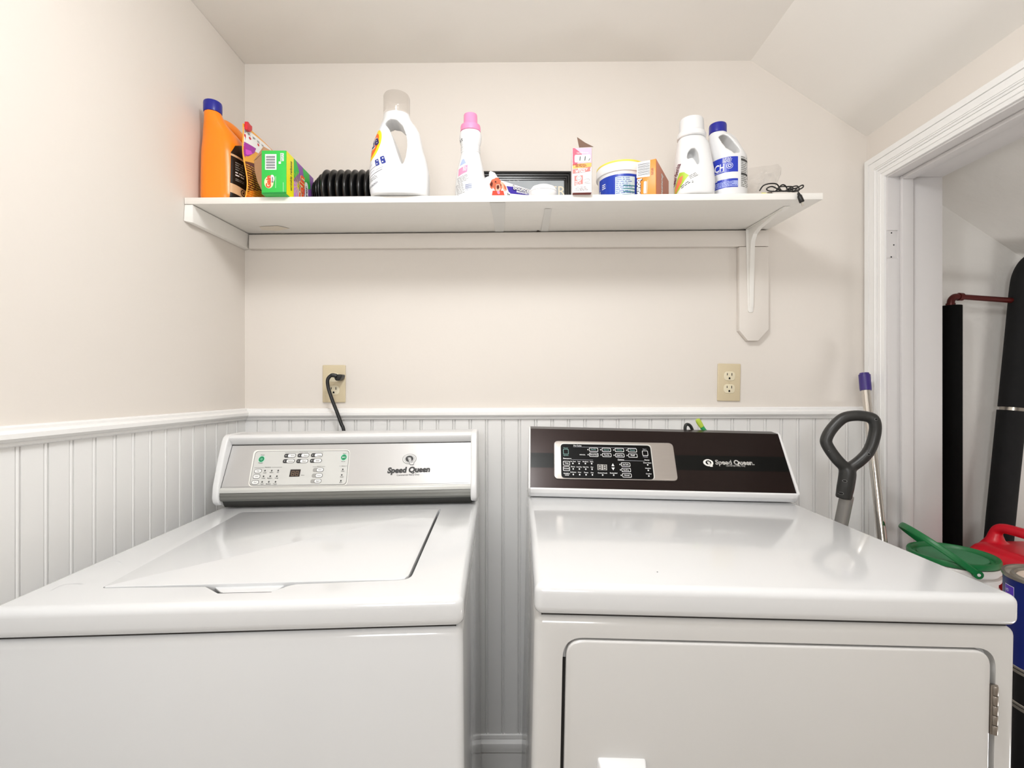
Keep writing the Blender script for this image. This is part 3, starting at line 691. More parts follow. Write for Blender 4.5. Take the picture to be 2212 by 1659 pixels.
d = Dec(dryer, lo2-Dec(dryer, lo2, (1, 0, 0), pd2).N*.0041, (1, 0, 0), pd2)
KP = mat('keypad_black', '080808', .35, spec=.12)
d.ppoly([c7(*p) for p in [(166, 70), (1692, 100), (1762, 680), (178, 648)]], KP, 1, .0095)
S7 = abs(d.px(1301, 1000)[0]-d.px(1300, 1000)[0])/7.9
TEAL = mat('teal_print', '7FA9A3', .5)
def btn(x, y, w_, h_, m__=INKW, r=.0022):
    u, v = d.px(*c7(x, y)); d.pill(u, v, w_*S7, h_*S7*1.12, m__, 3, r); d.pill(u, v, (w_-16)*S7, (h_-16)*S7*1.12, KP, 4, r*.8)
for i, (x, y) in enumerate(((728, 172), (946, 174), (1168, 178), (1388, 182), (732, 258), (953, 262), (1176, 268), (1398, 272), (1275, 425), (1285, 518), (1297, 610))):
    btn(x, y, 155, 66); u, v = d.px(*c7(x-98, y-2)); d.disc(u, v, 9*S7, 11*S7, INKW, 3)
btn(255, 205, 95, 90, TEAL); btn(1607, 232, 98, 88); btn(265, 402, 115, 74); btn(265, 495, 115, 74)
for x, y in ((375, 405), (481, 407), (588, 408), (695, 410), (380, 499), (486, 501), (594, 503), (702, 504), (382, 594), (491, 597), (600, 599), (708, 601), (883, 604), (1071, 605), (1651, 430), (1661, 524), (1671, 620)):
    u, v = d.px(*c7(x, y)); d.disc(u, v, 12*S7, 14*S7, INKW, 3)
for t, x, y, w_, h_, mm in (('Dry Cycles', 386, 113, 135, 20, INKW), ('Power', 215, 150, 78, 16, TEAL), ('System', 215, 276, 84, 16, TEAL), ('Start', 1565, 172, 62, 16, INKL), ('Pause', 1572, 303, 80, 16, INKL),
        ('Sensors', 208, 332, 140, 22, INKW), ('MANUAL', 490, 266, 98, 16, INKW), ('Options', 1140, 352, 108, 22, INKW), ('Status', 1595, 357, 84, 20, INKW),
        ('Temp', 232, 410, 66, 24, INKW), ('Dryness', 224, 503, 86, 22, INKW), ('WrinkleFree', 215, 588, 108, 22, INKW), ('Level', 240, 614, 66, 20, INKW),
        ('No Heat', 330, 380, 95, 17, INKW), ('Low', 456, 381, 50, 17, INKW), ('Medium', 540, 384, 100, 17, INKW), ('High', 666, 386, 56, 17, INKW),
        ('Damp', 342, 470, 68, 18, INKW), ('Less Dry', 436, 474, 92, 18, INKW), ('Near Dry', 546, 476, 98, 18, INKW), ('Dry', 680, 479, 42, 18, INKW),
        ('Delicates', 332, 564, 98, 18, INKW), ('Hot', 464, 567, 52, 18, INKW), ('Damp', 566, 570, 70, 18, INKW), ('Dry', 682, 573, 46, 18, INKW),
        ('Control Lock', 800, 578, 162, 20, INKW), ('Extended', 1008, 580, 124, 20, INKW), ('Door Open', 1577, 404, 135, 18, INKW), ('Heating', 1610, 498, 96, 18, INKW), ('Cooling', 1620, 592, 98, 18, INKW),
        ('Time Dry', 680, 178, 90, 20, TEAL), ('Normal', 900, 184, 92, 20, TEAL), ('Delicate', 1122, 186, 92, 20, TEAL), ('Damp', 1345, 190, 88, 20, TEAL),
        ('Favorites', 672, 266, 122, 22, INKW), ('Time Dry', 905, 272, 95, 22, INKW), ('Quick Dry', 1125, 278, 102, 22, INKW), ('Fluff', 1362, 280, 70, 22, INKW),
        ('Extra Tumble', 1225, 434, 100, 22, INKW), ('EcoDry', 1238, 528, 94, 22, INKW), ('Signal', 1252, 618, 88, 22, INKW)):
    d.ptext(t, c7(x, y), c7(x+w_, y+w_*.025), h_/7.9, mm, bold=.02, layer=6)
for A, B in (((380, 122), (1450, 146)), ((350, 341), (718, 348)), ((1140, 355), (1600, 366))):
    d.line(d.px(*c7(*A)), d.px(*c7(*B)), .0007, INKL, 3)
u, v = d.px(*c7(1057, 430)); d.poly([(u-25*S7, v-24*S7), (u+25*S7, v-24*S7), (u, v+28*S7)], INKW, 3)
u, v = d.px(*c7(1062, 498)); d.poly([(u-28*S7, v+24*S7), (u, v-28*S7), (u+28*S7, v+24*S7)], INKW, 3)
DG = mat('display_grey', 'B9B7B2', .5)
d.ppoly([c7(*p) for p in [(792, 420), (955, 426), (958, 522), (796, 518)]], DG, 3)
seven(d, c7(806, 430), c7(860, 432), c7(808, 512), KP, 5); seven(d, c7(888, 432), c7(942, 434), c7(890, 514), KP, 5)
d.done('keypad', label='black keypad with white-outlined buttons')
d = Dec(dryer, lo2, (1, 0, 0), pd2)
WH = mat('logo_white', 'F7F5F0', .4)
emblem(d, (1530, 1000), .80, WH, WH, STRIPE)
d.ptext('Speed Queen.', (1546, 1003.2), (1630, 1004.5), 9.4, WH, bold=.035)
d.ptext('Commercial Heavy Duty', (1568.5, 1007.5), (1610, 1008.3), 3.4, WH, bold=.01)
d.done('logo', label='white lettering and Q emblem on the black band')
d = Dec(dryer, (0, 0, D1), (1, 0, 0), (0, 1, 0)); u, v = d.px(1420, 1236); d.disc(u, v, .0010, .0013, INK); d.done('speck', label='tiny dark speck')

# ------------------------------------------------------------------ things on the shelf
def on_shelf(name, x, y, label, cat, rz=0, group=None, dz=0.0006):
    return empty(name, (x, y, zs(x, y)+dz), label, cat, rz, group)
def wrap_dec(par, me, cx_, cy_, cz_, ndir, far=.25, cell=.005):
    N = V((ndir[0], ndir[1], 0)).normalized(); U = N.cross(V((0, 0, 1)))
    d = Dec(par, (cx_, cy_, cz_), U, (0, 0, 1), body=me, far=far, cell=cell)
    return d
WHB = mat('white_bottle', 'E3E3E3', .32, vary=.008)
ORP = mat('orange_plastic', 'FB8B0E', .3, vary=.02); BLUC = mat('blue_cap', '1B1F8F', .3)
LBLK = mat('label_black', '0E0B0A', .4); LTAN = mat('label_tan', 'D9B48A', .5)
# 1 orange gallon jug
bx_, by_ = -.778, 1.335
jug = on_shelf('detergent_jug', bx_, by_, 'orange plastic detergent jug with blue cap in the left corner of the shelf', 'jug')
o0 = (0, 0)
m_ = M()
secs = [(.000, .010, .098, .176, 3.4), (.004, .010, .106, .186, 3.4), (.020, .010, .110, .190, 3.4), (.110, .010, .110, .190, 3.2), (.150, .005, .108, .182, 3.0),
        (.175, -.005, .102, .160, 2.8), (.192, -.022, .092, .122, 2.6), (.210, -.042, .078, .080, 2.4), (.230, -.060, .056, .052, 2.1), (.252, -.066, .043, .042, 2), (.262, -.067, .041, .041, 2)]
ZJ = .89
m_.loft([ring(-.012*max(0, (z-.17))/.09, y, z*ZJ, wx, wy, e) for z, y, wx, wy, e in secs])
m_.tube(spline([(-.008, -.046, .214), (-.004, -.022, .2235), (0, .012, .2245), (0, .052, .217), (0, .078, .198), (0, .086, .17), (0, .080, .140), (0, .068, .10)], 6), .0145, n=14, flat=.0125)
me = organic(m_, voxel=.0028, smooth=5)
put('bottle', me, ORP, jug, ang=60)
M().lathe([(.0200, .2315), (.0212, .2325), (.0218, .238), (.0218, .254), (.0210, .2585), (.0190, .2602)], -.012, -.067, n=40).done('cap', BLUC, jug)
d = wrap_dec(jug, me, .0, -.028, .10, (-1, .35), cell=.008)
d.poly([(-.033, -.098), (.05, -.098), (.05, .048), (.035, .062), (.006, .062), (-.018, .050), (-.030, .028)], LBLK, 1)
d.poly([(-.031, .020), (.05, .014), (.05, .019), (-.030, .0255)], LTAN, 2)
d.poly([(-.033, -.052), (.05, -.060), (.05, -.084), (-.033, -.076)], LTAN, 2)
d.disc(.004, -.067, .0085, .0085, LBLK, 3); d.disc(.004, -.067, .006, .006, LTAN, 4); d.disc(.004, -.067, .003, .003, LBLK, 5)
d.micro(-.02, .004, .03, 4, .006, INKG, 3); d.micro(-.02, -.022, .035, 2, .007, INKW, 3, seed=4); d.micro(-.02, -.038, .03, 2, .004, INKG, 3, seed=5)
d.done('label', label='black label with tan bands')
# 2 standing pouch
YEL = mat('pouch_yellow', 'F2A93B', .35, vary=.03); PWH = mat('pouch_white', 'F5F0F0', .35); PUR = mat('pouch_purple', 'A62BA0', .35, vary=.08); MAG = mat('magenta', 'C9167A', .4)
POR = mat('pouch_orange', 'E8741A', .35); PBR = mat('pouch_brown', '6A2A1C', .4); RED = mat('tab_red', 'D5202E', .35)
pu = on_shelf('stand_up_pouch', -.690, 1.325, 'yellow edged stand-up pouch with white and purple print between orange jug and green box', 'pouch')
m_ = M(); NY, NZ = 14, 14; fr_, bk_ = [], []
def pshape(a, b):
    w_ = .085*(1-.06*math.sin(b*7)*.3)-.004*math.sin(b*9); y = (a-.5)*2*w_-.0
    th = .017*(1-abs(2*a-1)**3)*(1-b**3)**.8*.9+.0016
    z = b*.192
    bend = -.006*b*b+.003*math.sin(6*b+3*a)
    return y, z, th, bend
fr_ = [[(lambda q: V((q[3]+q[2], q[0], q[1])))(pshape(i/NY, k/NZ)) for i in range(NY+1)]+[(lambda q: V((q[3]-q[2], q[0], q[1])))(pshape(i/NY, k/NZ)) for i in range(NY, -1, -1)] for k in range(NZ+1)]
m_.loft(fr_); pme = m_.mesh('pouch'); put('pouch_body', pme, YEL, pu, ang=60)
d = Dec(pu, (.02, 0, 0), (0, 1, 0), (0, 0, 1), body=pme, far=.1, cell=.008)
pp = lambda pts: [d.px(*p) for p in pts]
d.poly(pp([(545, 272), (600, 322), (606, 350), (600, 352), (541, 312), (541, 290)]), PWH, 1)
d.poly(pp([(541.5, 305), (545, 304), (566, 321), (562, 330), (550, 338), (542, 334), (539, 322)]), PUR, 2)
d.poly(pp([(539, 316), (542, 305), (545, 306), (544, 318)]), MAG, 3)
d.poly(pp([(545, 321), (556, 326), (558, 333), (549, 335), (544, 330)]), mat('pink_mag', 'D84BC8', .4), 3)
for a_ in ((547, 290), (557, 299), (571, 313), (583, 325)):
    u, v = d.px(*a_); d.disc(u, v, .004, .0035, RED, 3)
for k in range(5): d.micro(*d.px(546+k*8, 280+k*8), .012, 2, .003, INK, 3, seed=k)
d.poly(pp([(539, 346), (600, 368), (600, 414), (539, 411)]), PBR, 1)
d.micro(*d.px(540, 350), .10, 14, .0058, YEL, 2, seed=3, th=.35)
d.poly(pp([(538, 411), (600, 414), (600, 430), (537, 430)]), POR, 1)
d.done('print', label='white, purple and brown printing')
tb = M(); tb.prism(roundpoly([(-.084, .176, 0), (-.070, .176, 0), (-.060, .186, 0), (-.060, .1965, 0), (-.068, .1955, 0), (-.078, .1985, 0), (-.084, .196, 0)], .002), -.0025, .0045, 'x', bev=.0006)
tb.done('tab', RED, pu)
# 3 green dryer-sheet box, open at its left side
GB = mat('box_green', '2FBF4A', .4, vary=.03); GBD = mat('box_green_dark', '0F8A35', .4); GY = mat('box_yellow', 'F4EC1E', .4); BP_ = mat('box_purple', '8A4FA8', .4, vary=.25, vscale=40)
CARD = mat('cardboard', 'B58C68', .8, vary=.08); ORL = mat('letter_orange', 'F0552B', .4); BARC = mat('bar_grey', '6D7076', .5); LIL = mat('lilac', 'C78ADB', .4)
gx0, gx1 = P(565.5, 400, 1.209).x, P(619, 400, 1.209).x
gb = on_shelf('dryer_sheet_box', gx0, 1.224, 'bright green and purple dryer sheet carton with yellow edge overhanging shelf front, left end', 'box')
gw = gx1-gx0; gh = .1085; gy0 = -.0165; gy1 = .145
M().box(0, gy0, 0, gw, gy1, gh, bev=.0012).done('carton', GB, gb)
zb0 = gb.location.z
m_ = M()
fl = lambda pts: [gb.matrix_world.inverted() @ P(*p) for p in pts]
f1 = fl([(565.5, 332, 1.210), (549, 349, 1.232), (550, 368, 1.232), (556, 392, 1.225), (565.5, 412, 1.210)])
m_.loft([f1, [p+V((.0012, .0012, 0)) for p in f1]])
m_.done('side_flap', CARD, gb, smooth=False)
m_ = M(); f2 = fl([(565.5, 331, 1.212), (548, 347, 1.235), (569, 316, 1.240), (592, 329.5, 1.215)]); m_.loft([f2, [p+V((0, .0012, -.0008)) for p in f2]]); m_.done('top_flap', CARD, gb, smooth=False)
d = Dec(gb, (0, gy0, 0), (1, 0, 0), (0, 0, 1))
d.ppoly([(565.5, 416), (618, 414.5), (618, 419.3), (565.5, 419.3)], GBD, 1)
d.ppoly([(572.8, 333), (597.3, 333), (597.3, 366.8), (572.8, 366.8)], INKW, 1)
for k in range(15):
    y = 336+k*1.95; d.line(d.px(575, y), d.px(594.5, y), .0004+.0009*((k*7) % 3), BARC, 2)
d.ppoly([(605.5, 331), (613, 331), (613, 348), (605.5, 348)], INKW, 1); d.micro(*d.px(606, 334), .0075, 6, .003, GBD, 2)
d.rect(*d.px(602, 354), *d.px(607, 349), INKW)
d.disc(*d.px(581, 394), .0115, .0150, mat('pale_glow', 'F6E6B8', .5), 1); d.disc(*d.px(588, 386), .006, .0095, INKW, 2)
d.ptext('Gain', (585, 406), (585, 379.5), 10, ORL, bold=.05, layer=4); d.ptext('dryer', (590.5, 395), (590.5, 382), 3.6, INK, layer=5, bold=.02)
d.line(d.px(595.5, 406), d.px(595.5, 381), .0007, INKW); d.line(d.px(612, 417), d.px(612, 394), .0005, INKW)
d.done('front_print', label='barcode and rotated lettering')
d = Dec(gb, (gw, 0, 0), (0, 1, 0), (0, 0, 1))
d.rect(gy0+.0006, .0006, .0235, gh-.0006, GY, 1)
d.rect(.0235, .0006, gy1-.0006, gh-.0006, BP_, 1)
d.poly([(.0235, .0006), (.075, .0006), (.045, .055), (.0235, .050)], LIL, 2); d.poly([(.0235, .055), (.055, .085), (.036, gh-.001), (.0235, gh-.001)], GB, 2)
d.poly([(.075, gh-.001), (.115, gh-.001), (.125, .07), (.09, .055)], GB, 2); d.poly([(.105, .0006), (.144, .0006), (.144, .03), (.12, .05)], GB, 2)
for k in range(16):
    a_ = 2*math.pi*k/16; d.line((.048, .046), (.048+.030*math.cos(a_), .046+.036*math.sin(a_)), .0012, GY, 3)
d.text('Gain', .083, .006, .078, .030, mat('letter_outline', 'F6E9B0', .5), rot=math.pi/2, bold=.075, layer=4)
d.text('Gain', .083, .006, .078, .030, ORL, rot=math.pi/2, bold=.03, layer=5)
d.pill(.098, .045, .064, .020, INKW, 4, rot=math.pi/2); d.text('dryer', .1025, .017, .050, .013, INK, rot=math.pi/2, bold=.02, layer=5)
d.text('wrinkle release', .013, .018, .075, .0115, INK, rot=math.pi/2, layer=3, bold=.01)
d.done('side_print', label='purple side with orange lettering and a yellow strip')
# 4 black bellows hose
RUB = mat('black_rubber', '0B0B0C', .28, vary=.1)
hs = on_shelf('bellows_hose', -.48, 1.372, 'black corrugated rubber bellows hose lying between the dryer sheet carton and white jug', 'hose')
prof = []; xh = -.085
for r_, p_ in ((.030, .007), (.036, .007), (.042, .008), (.050, .010)):
    prof += [(r_-.008, xh), (r_, xh+p_*.3), (r_, xh+p_*.6), (r_-.008, xh+p_)]; xh += p_
while xh < .10:
    for k in range(9):
        a_ = k/9; prof.append((.0440+.0175*max(0, math.sin(math.pi*a_))**.55, xh+a_*.0195))
    xh += .0195
M().lathe(prof, n=44, axis='x').done('hose_body', RUB, hs, ang=70); hs.location.z += .0618
# 5 tall white jug with clear cap
tj = on_shelf('detergent_jug', -.298, 1.252, 'large white detergent jug with tall clear cap and orange bullseye label', 'jug')
k_ = 1/832
secs = [(.000, 806, 922, .080, 2.8), (.003, 804, 925, .084, 2.8), (.025, 801, 927, .086, 2.8), (.065, 800.5, 927, .086, 2.7), (.100, 803, 922, .084, 2.6), (.128, 806, 915, .080, 2.5), (.155, 811, 911, .074, 2.4),
        (.178, 817, 907, .068, 2.2), (.196, 823, 899, .062, 2.1), (.210, 827, 890, .058, 2), (.222, 829, 886, .056, 2), (.230, 829.5, 885, .054, 2)]
m_ = M(); m_.loft([ring(((a_+b_)/2-864)*k_, 0, z*.943, (b_-a_)*k_, wy, e) for z, a_, b_, wy, e in secs])
hp = [(836, 272), (848, 265), (862, 267), (875, 280), (883, 300), (886, 322), (883, 350), (877, 368), (870, 352), (862, 328), (855, 305), (848, 288)]
hl = M(); hl.prism([((x-864)*k_, (425-y)*k_) for x, y in hp], -.1, .1, 'y')
me = organic(m_, hl, voxel=.0024, smooth=7); put('bottle', me, WHB, tj, ang=60)
CLR = film('clear_cap', (.965, .955, .945, 1), .03)
M().lathe([(.0335, .2165), (.0335, .2600), (.0315, .2650), (.0, .2655)], (857-864)*k_, 0, n=56, caps=False).done('cap', CLR, tj)
LWH = mat('label_grey_white', 'E4E6EC', .35); TY = mat('bull_yellow', 'F8D61C', .35); TO = mat('bull_orange', 'EE6A1B', .35); NAV = mat('navy_ink', '2A1E5C', .4); BLB = mat('label_blue', '24348F', .4)
d = wrap_dec(tj, me, -.050, -.022, .092, (.62, .78), cell=.006)
d.poly([(-.040, -.088), (.012, -.088), (.026, -.070), (.034, -.03), (.034, .03), (.022, .075), (.008, .098), (-.018, .098), (-.04, .06)], LWH, 1)
d.disc(-.010, .036, .0255, .041, TY, 2, 40, rot=-.25); d.disc(-.010, .036, .0185, .031, TO, 3, 36, rot=-.25)
d.text('Tide', -.034, .014, .052, .028, INKW, rot=.45, bold=.09, layer=4, shear=.1); d.text('Tide', -.034, .014, .052, .028, NAV, rot=.45, bold=.03, layer=5, shear=.1)
d.pill(.0105, -.0135, .010, .017, BLB, 2, .002, rot=.3); d.pill(.0245, -.0085, .010, .019, BLB, 2, .002, rot=.3)
for u, v in ((.0105, -.009), (.0105, -.017), (.0245, -.004), (.0245, -.013)): d.rect(u-.0015, v-.0016, u+.0015, v+.0016, INKW, 3)
for k, (u, v, l) in enumerate(((-.026, -.024, .02), (-.026, -.036, .034), (-.026, -.044, .03), (.008, -.033, .018), (-.026, -.053, .050))):
    d.line((u, v), (u+l, v+l*.42), .0011 if k in (1, 4) else .0006, INK, 2)
d.micro(-.022, -.058, .040, 3, .0035, INKG, 2, rot=.38); d.text('WITH BLEACH', -.018, -.078, .034, .0052, INK, rot=.38, layer=3)
d.done('label', label='round orange and yellow bullseye label')
# 6 slim bottle with pink cap
PNK = mat('pink_cap', 'EE8DB6', .35, vary=.03); PK2 = mat('pink_label', 'F08FB0', .4)
X = P(1016.5, 400, 1.268).x
pb = on_shelf('softener_bottle', X, 1.268, 'slim white waisted bottle with bright pink cap in middle of shelf', 'bottle')
k_ = 1/828; z0_ = 425
pr = [(0, .0), (31, .001), (32.5, .006), (33, .02), (32.5, .040), (30.5, .064), (27, .088), (23.5, .106), (21, .119), (20.4, .124)]
for j in range(3): z = .125+j*.0058; pr += [(19.6, z), (20.9, z+.0015), (20.9, z+.0042), (19.6, z+.0054)]
pr += [(20.2, .1435), (22, .151), (23.8, .162), (24, .168), (23.2, .176), (21, .182), (19, .185)]
m_ = M(); m_.lathe([(r_*k_, z*.985) for r_, z in pr], sy=.8, n=56); me = m_.mesh('b')
put('bottle', me, WHB, pb, ang=50)
M().lathe([(r_*k_, z*.98) for r_, z in [(19, .183), (21.6, .1835), (21.6, .195), (20.8, .199), (15.5, .2025), (14.8, .205), (14.5, .2265), (13.8, .2292), (11, .2305)]], sy=.9, n=48).done('cap', PNK, pb)
d = wrap_dec(pb, me, -.012, 0, .08, (.18, 1), cell=.006)
Tq = lambda pts: [((x-1016.5)*k_+.012, (425-y)*k_-.08) for x, y in pts]
BLI = mat('pale_blue_print', 'A9B8DA', .5)
d.poly(Tq([(1002.5, 342), (1007, 341), (1012.5, 352), (998, 356)]), BLI, 1)
d.poly(Tq([(995, 362.5), (1016, 356), (1016, 371.5), (995, 379)]), PK2, 1)
u, v = Tq([(1006, 361)])[0]; d.micro(u, v, .011, 4, .003, INKW, 2)
for s_ in range(1):
    u, v = Tq([(992, 384)])[0]; d.micro(u, v, .033, 5, .0034, INKG, 1, rot=.22, seed=2)
    u, v = Tq([(989, 399)])[0]; d.micro(u, v, .024, 9, .0031, INKG, 1, rot=.2, seed=6)
    u, v = Tq([(1012, 400)])[0]
    for k in range(7): d.line((u, v-k*.0024), (u+.017, v-k*.0024+.002), .0013 if k < 5 else .0006, mat('bar_blue', '5E6C96', .5), 1)
u, v = Tq([(993, 299)])[0]; d.micro(u, v, .016, 2, .0038, INK, 1, rot=.2, seed=9)
d.done('label', label='small pink and blue back label')
# 7 framed sign leaning on the wall
FRB = mat('frame_black', '0C0B0A', .22); GALV = mat('galvanised_grey', '9A9FA2', .5, metal=.3, vary=.12, vscale=25); CRM = mat('cream_letter', 'DDD3BC', .5); FAINT = mat('faint_letter', 'BFC3C6', .5)
fx0, fx1, fyb = -.118, .170, 1.452
fs_ = on_shelf('picture_frame', (fx0+fx1)/2, fyb, 'black framed grey sign with cream letters leaning behind the egg-shaped gadget', 'sign')
fs_.rotation_euler = (math.radians(-8), 0, 0); bpy.context.view_layer.update()
hw = (fx1-fx0)/2; fh = .1555
prf = [(0, 0), (0, .016), (.004, .020), (.009, .020), (.010, .016), (.014, .0155), (.016, .012), (.019, .0115), (.0205, .0085), (.0235, .008), (.026, .004), (.026, 0)]
def fpt(t, h, side):
    return {'bl': V((-hw+t, -h, t)), 'tl': V((-hw+t, -h, fh-t)), 'tr': V((hw-t, -h, fh-t)), 'br': V((hw-t, -h, t))}[side]
for a_, b_ in (('bl', 'tl'), ('tl', 'tr'), ('tr', 'br'), ('br', 'bl')):
    m_ = M(); m_.loft([[fpt(t, h, a_) for t, h in prf], [fpt(t, h, b_) for t, h in prf]]); m_.done('frame_side', FRB, fs_, ang=20)
M().box(-hw+.024, -.006, .024, hw-.024, -.001, fh-.024).done('sign_panel', GALV, fs_, smooth=False)
d = Dec(fs_, (0, -.006, 0), (1, 0, 0), (0, 0, 1))
d.text('EN', *d.px(1100, 392), .030, .010, FAINT, layer=1); d.done('lettering', label='faint grey capitals')
d = Dec(fs_, (0, -.006, 0), (1, 0, 0), (0, 0, 1))
d.text('ER', *d.px(1191, 424), .043, .033, CRM, layer=1, bold=-.0)
d.done('lettering', label='cream capital letters')
# 8 dryer sheet pack with a dog
PKW = mat('pack_white', 'F2EEEE', .35); VIO = mat('pack_violet', '3B2A9C', .4); FUR = mat('dog_fur', 'C9684A', .6, vary=.2, vscale=60); FURL = mat('dog_light', 'E9B79C', .6); FURD = mat('dog_dark', '5A1E14', .6)
bpk = on_shelf('dryer_sheet_pack', -.070, 1.228, 'white and violet dryer sheet pack printed with a brown dog beside pink-capped bottle', 'box', rz=math.atan2(.085, .118))
ln = .147
m_ = M(); m_.hexa([(0, 0, 0), (ln, 0, 0), (ln, .05, 0), (0, .05, 0), (0, 0, .050), (ln, 0, .047), (ln, .05, .047), (0, .05, .050)], bev=.002)
m_.done('carton', PKW, bpk)
m_ = M(); tp = [V((.006, .002, .046)), V((.006, .001, .062)), V((.010, .003, .066)), V((.022, .002, .064)), V((.030, .004, .058)), V((.036, .002, .046))]
m_.loft([tp, [p+V((0, .003, 0)) for p in tp]]); m_.done('torn_flap', PKW, bpk, smooth=False)
d = Dec(bpk, (0, 0, 0), (1, 0, 0), (0, 0, 1)); q = lambda pts: [d.px(*p) for p in pts]
d.poly(q([(1094, 402), (1112, 404), (1143, 411), (1143, 422), (1100, 418)]), VIO, 1)
d.poly(q([(1064, 391), (1070, 384), (1076, 384), (1082, 391), (1085, 402), (1082, 412), (1070, 413), (1064, 404)]), FUR, 2)
d.poly(q([(1057, 398), (1062, 388), (1068, 386), (1066, 400), (1063, 409), (1059, 406)]), FUR, 3); d.poly(q([(1058, 399), (1062, 391), (1064, 397), (1062, 405)]), FURD, 4)
d.poly(q([(1080, 393), (1086, 394), (1093, 403), (1095, 411), (1090, 414), (1084, 405)]), FURL, 3); d.poly(q([(1087, 397), (1093, 405), (1093, 411), (1089, 408)]), FUR, 4)
d.poly(q([(1071, 399), (1078, 398), (1081, 408), (1077, 415), (1070, 412)]), FURL, 5); d.poly(q([(1072, 401), (1077, 400), (1078, 406), (1075, 410), (1072, 407)]), FURD, 6)
d.disc(*d.px(1070, 393), .0022, .0022, FURD, 5); d.disc(*d.px(1081.5, 400), .0016, .0018, FURD, 6); d.disc(*d.px(1076, 416), .0045, .0045, PK2, 6)
d.poly(q([(1064, 412), (1087, 412), (1090, 423), (1062, 423)]), mat('dog_red', 'CE4A35', .6), 2)
d.ptext('bounce', (1107.5, 409), (1142.5, 417.5), 9, INK, bold=.07, layer=7); d.ptext('bounce', (1108, 409), (1142, 417), 8, INKW, bold=.02, layer=8)
d.ptext('MEGASHEETS', (1115, 416), (1143, 421.5), 3.6, INKW, bold=.03, layer=8)
d.disc(*d.px(1098.5, 420), .006, .006, INKW, 4); d.ptext('3x', (1095, 422.5), (1102, 423), 5, INK, bold=.04, layer=5)
d.done('print', label='brown dog picture and violet band')
# 9 white egg shaped gadget
eg = on_shelf('air_freshener', P(1174, 410, 1.262).x, 1.262, 'glossy white egg-shaped gadget standing in front of the grey framed sign', 'gadget')
m_ = M(); m_.lathe([(.0001, .0005), (.018, .001), (.029, .006), (.0345, .014), (.0350, .0195)], sy=.75, n=40); m_.done('lower_shell', WHB, eg, ang=60)
M().lathe([(.0350, .0202), (.0340, .0255), (.0290, .0320), (.0190, .0362), (.008, .0376), (.0001, .0378)], sy=.75, n=40).done('upper_shell', WHB, eg, ang=60)
# 10 baking soda box
BSR = mat('soda_red', 'E9385A', .4, vary=.03); BSO = mat('soda_orange', 'F6A94C', .45); BSW = mat('soda_white', 'F6EEF0', .4); CORAL = mat('soda_coral', 'EE6A62', .4); MAR = mat('dark_red', '7A1F18', .5); BRF = mat('flap_brown', '6E5344', .7)
bs = on_shelf('baking_soda_box', P(1236.5, 415, 1.212).x, 1.2125, 'tall narrow red and white carton with an open brown top flap beside the black frame', 'box', rz=-.055)
bw = .0478; bh = .1115
M().box(0, 0, 0, bw, .056, bh, bev=.0008).done('carton', BSW, bs)
d = Dec(bs, (0, 0, 0), (1, 0, 0), (0, 0, 1)); e_ = .0006
d.rect(e_, bh*.62, bw-e_, bh-e_, mat('soda_pink', 'F0A8C4', .4), 1); d.poly([(e_, bh*.60), (bw*.22, bh*.62), (bw*.5, bh*.86), (bw*.12, bh-e_), (e_, bh-e_)], BSR, 2)
d.poly([(e_, bh*.53), (bw-e_, bh*.57), (bw-e_, bh*.66), (e_, bh*.64)], BSO, 2)
d.pill(bw*.53, bh*.755, bw*.82, bh*.17, INKW, 4, .003)
for u in (.36, .62): d.poly([(bw*u, bh*.705), (bw*(u+.05), bh*.705), (bw*(u+.075), bh*.805), (bw*(u+.025), bh*.805)], INK, 5)
d.poly([(bw*.82, bh*.70), (bw*.86, bh*.70), (bw*.93, bh*.75), (bw*.89, bh*.755)], INK, 5)
d.text('Cleans & Deodorizes', bw*.22, bh*.865, bw*.6, .0042, INKW, layer=5); d.micro(bw*.18, bh*.684, bw*.6, 1, .0022, INKG, 5)
d.micro(bw*.16, bh*.622, bw*.65, 3, .0028, MAR, 5)
d.poly([(e_, bh*.425), (bw*.95, bh*.475), (bw*.90, bh*.50), (bw*.95, bh*.56), (e_, bh*.515)], CORAL, 5); d.text('Every', bw*.30, bh*.495, bw*.50, .005, INKW, rot=.06, layer=6, bold=.02); d.text('30 Days', bw*.16, bh*.440, bw*.50, .006, INKW, rot=.06, layer=6, bold=.02)
d.poly([(bw*.10, bh*.15), (bw*.54, bh*.19), (bw*.54, bh*.385), (bw*.10, bh*.375)], CORAL, 2)
d.disc(bw*.34, bh*.315, .0066, .0066, INKW, 3); d.disc(bw*.34, bh*.315, .0050, .0050, INKG, 4); d.disc(bw*.34, bh*.315, .0036, .0036, INKW, 5)
d.micro(bw*.14, bh*.235, bw*.36, 3, .0040, INKW, 3, rot=.05)
arc = spline([(bw*.56, bh*.27, 0), (bw*.75, bh*.30, 0), (bw*.90, bh*.285, 0), (bw*.84, bh*.245, 0), (bw*.66, bh*.225, 0)], 5)
for i in range(len(arc)-1): d.line(arc[i], arc[i+1], .0007, INKG, 3)
d.line((bw*.58, bh*.215), (bw*.97, bh*.20), .0007, INKG, 3)
for k, t in enumerate(('Give a Nice Day', 'Start Smelling Clean', 'Freshen Baking Soda')): d.text(t, bw*(.20-.05*k), bh*(.105-.036*k), bw*(.5+.1*k), .0034, INK, rot=.05, layer=3, shear=.2)
d.done('front_print', label='red and orange printing with white panel')
d = Dec(bs, (bw, 0, 0), (0, 1, 0), (0, 0, 1)); d.rect(.001, bh*.5, .055, bh-.001, CORAL, 1); d.rect(.001, .001, .055, bh*.5, mat('soda_tan', 'C9A698', .5), 1); d.done('side_print', label='coral and tan side')
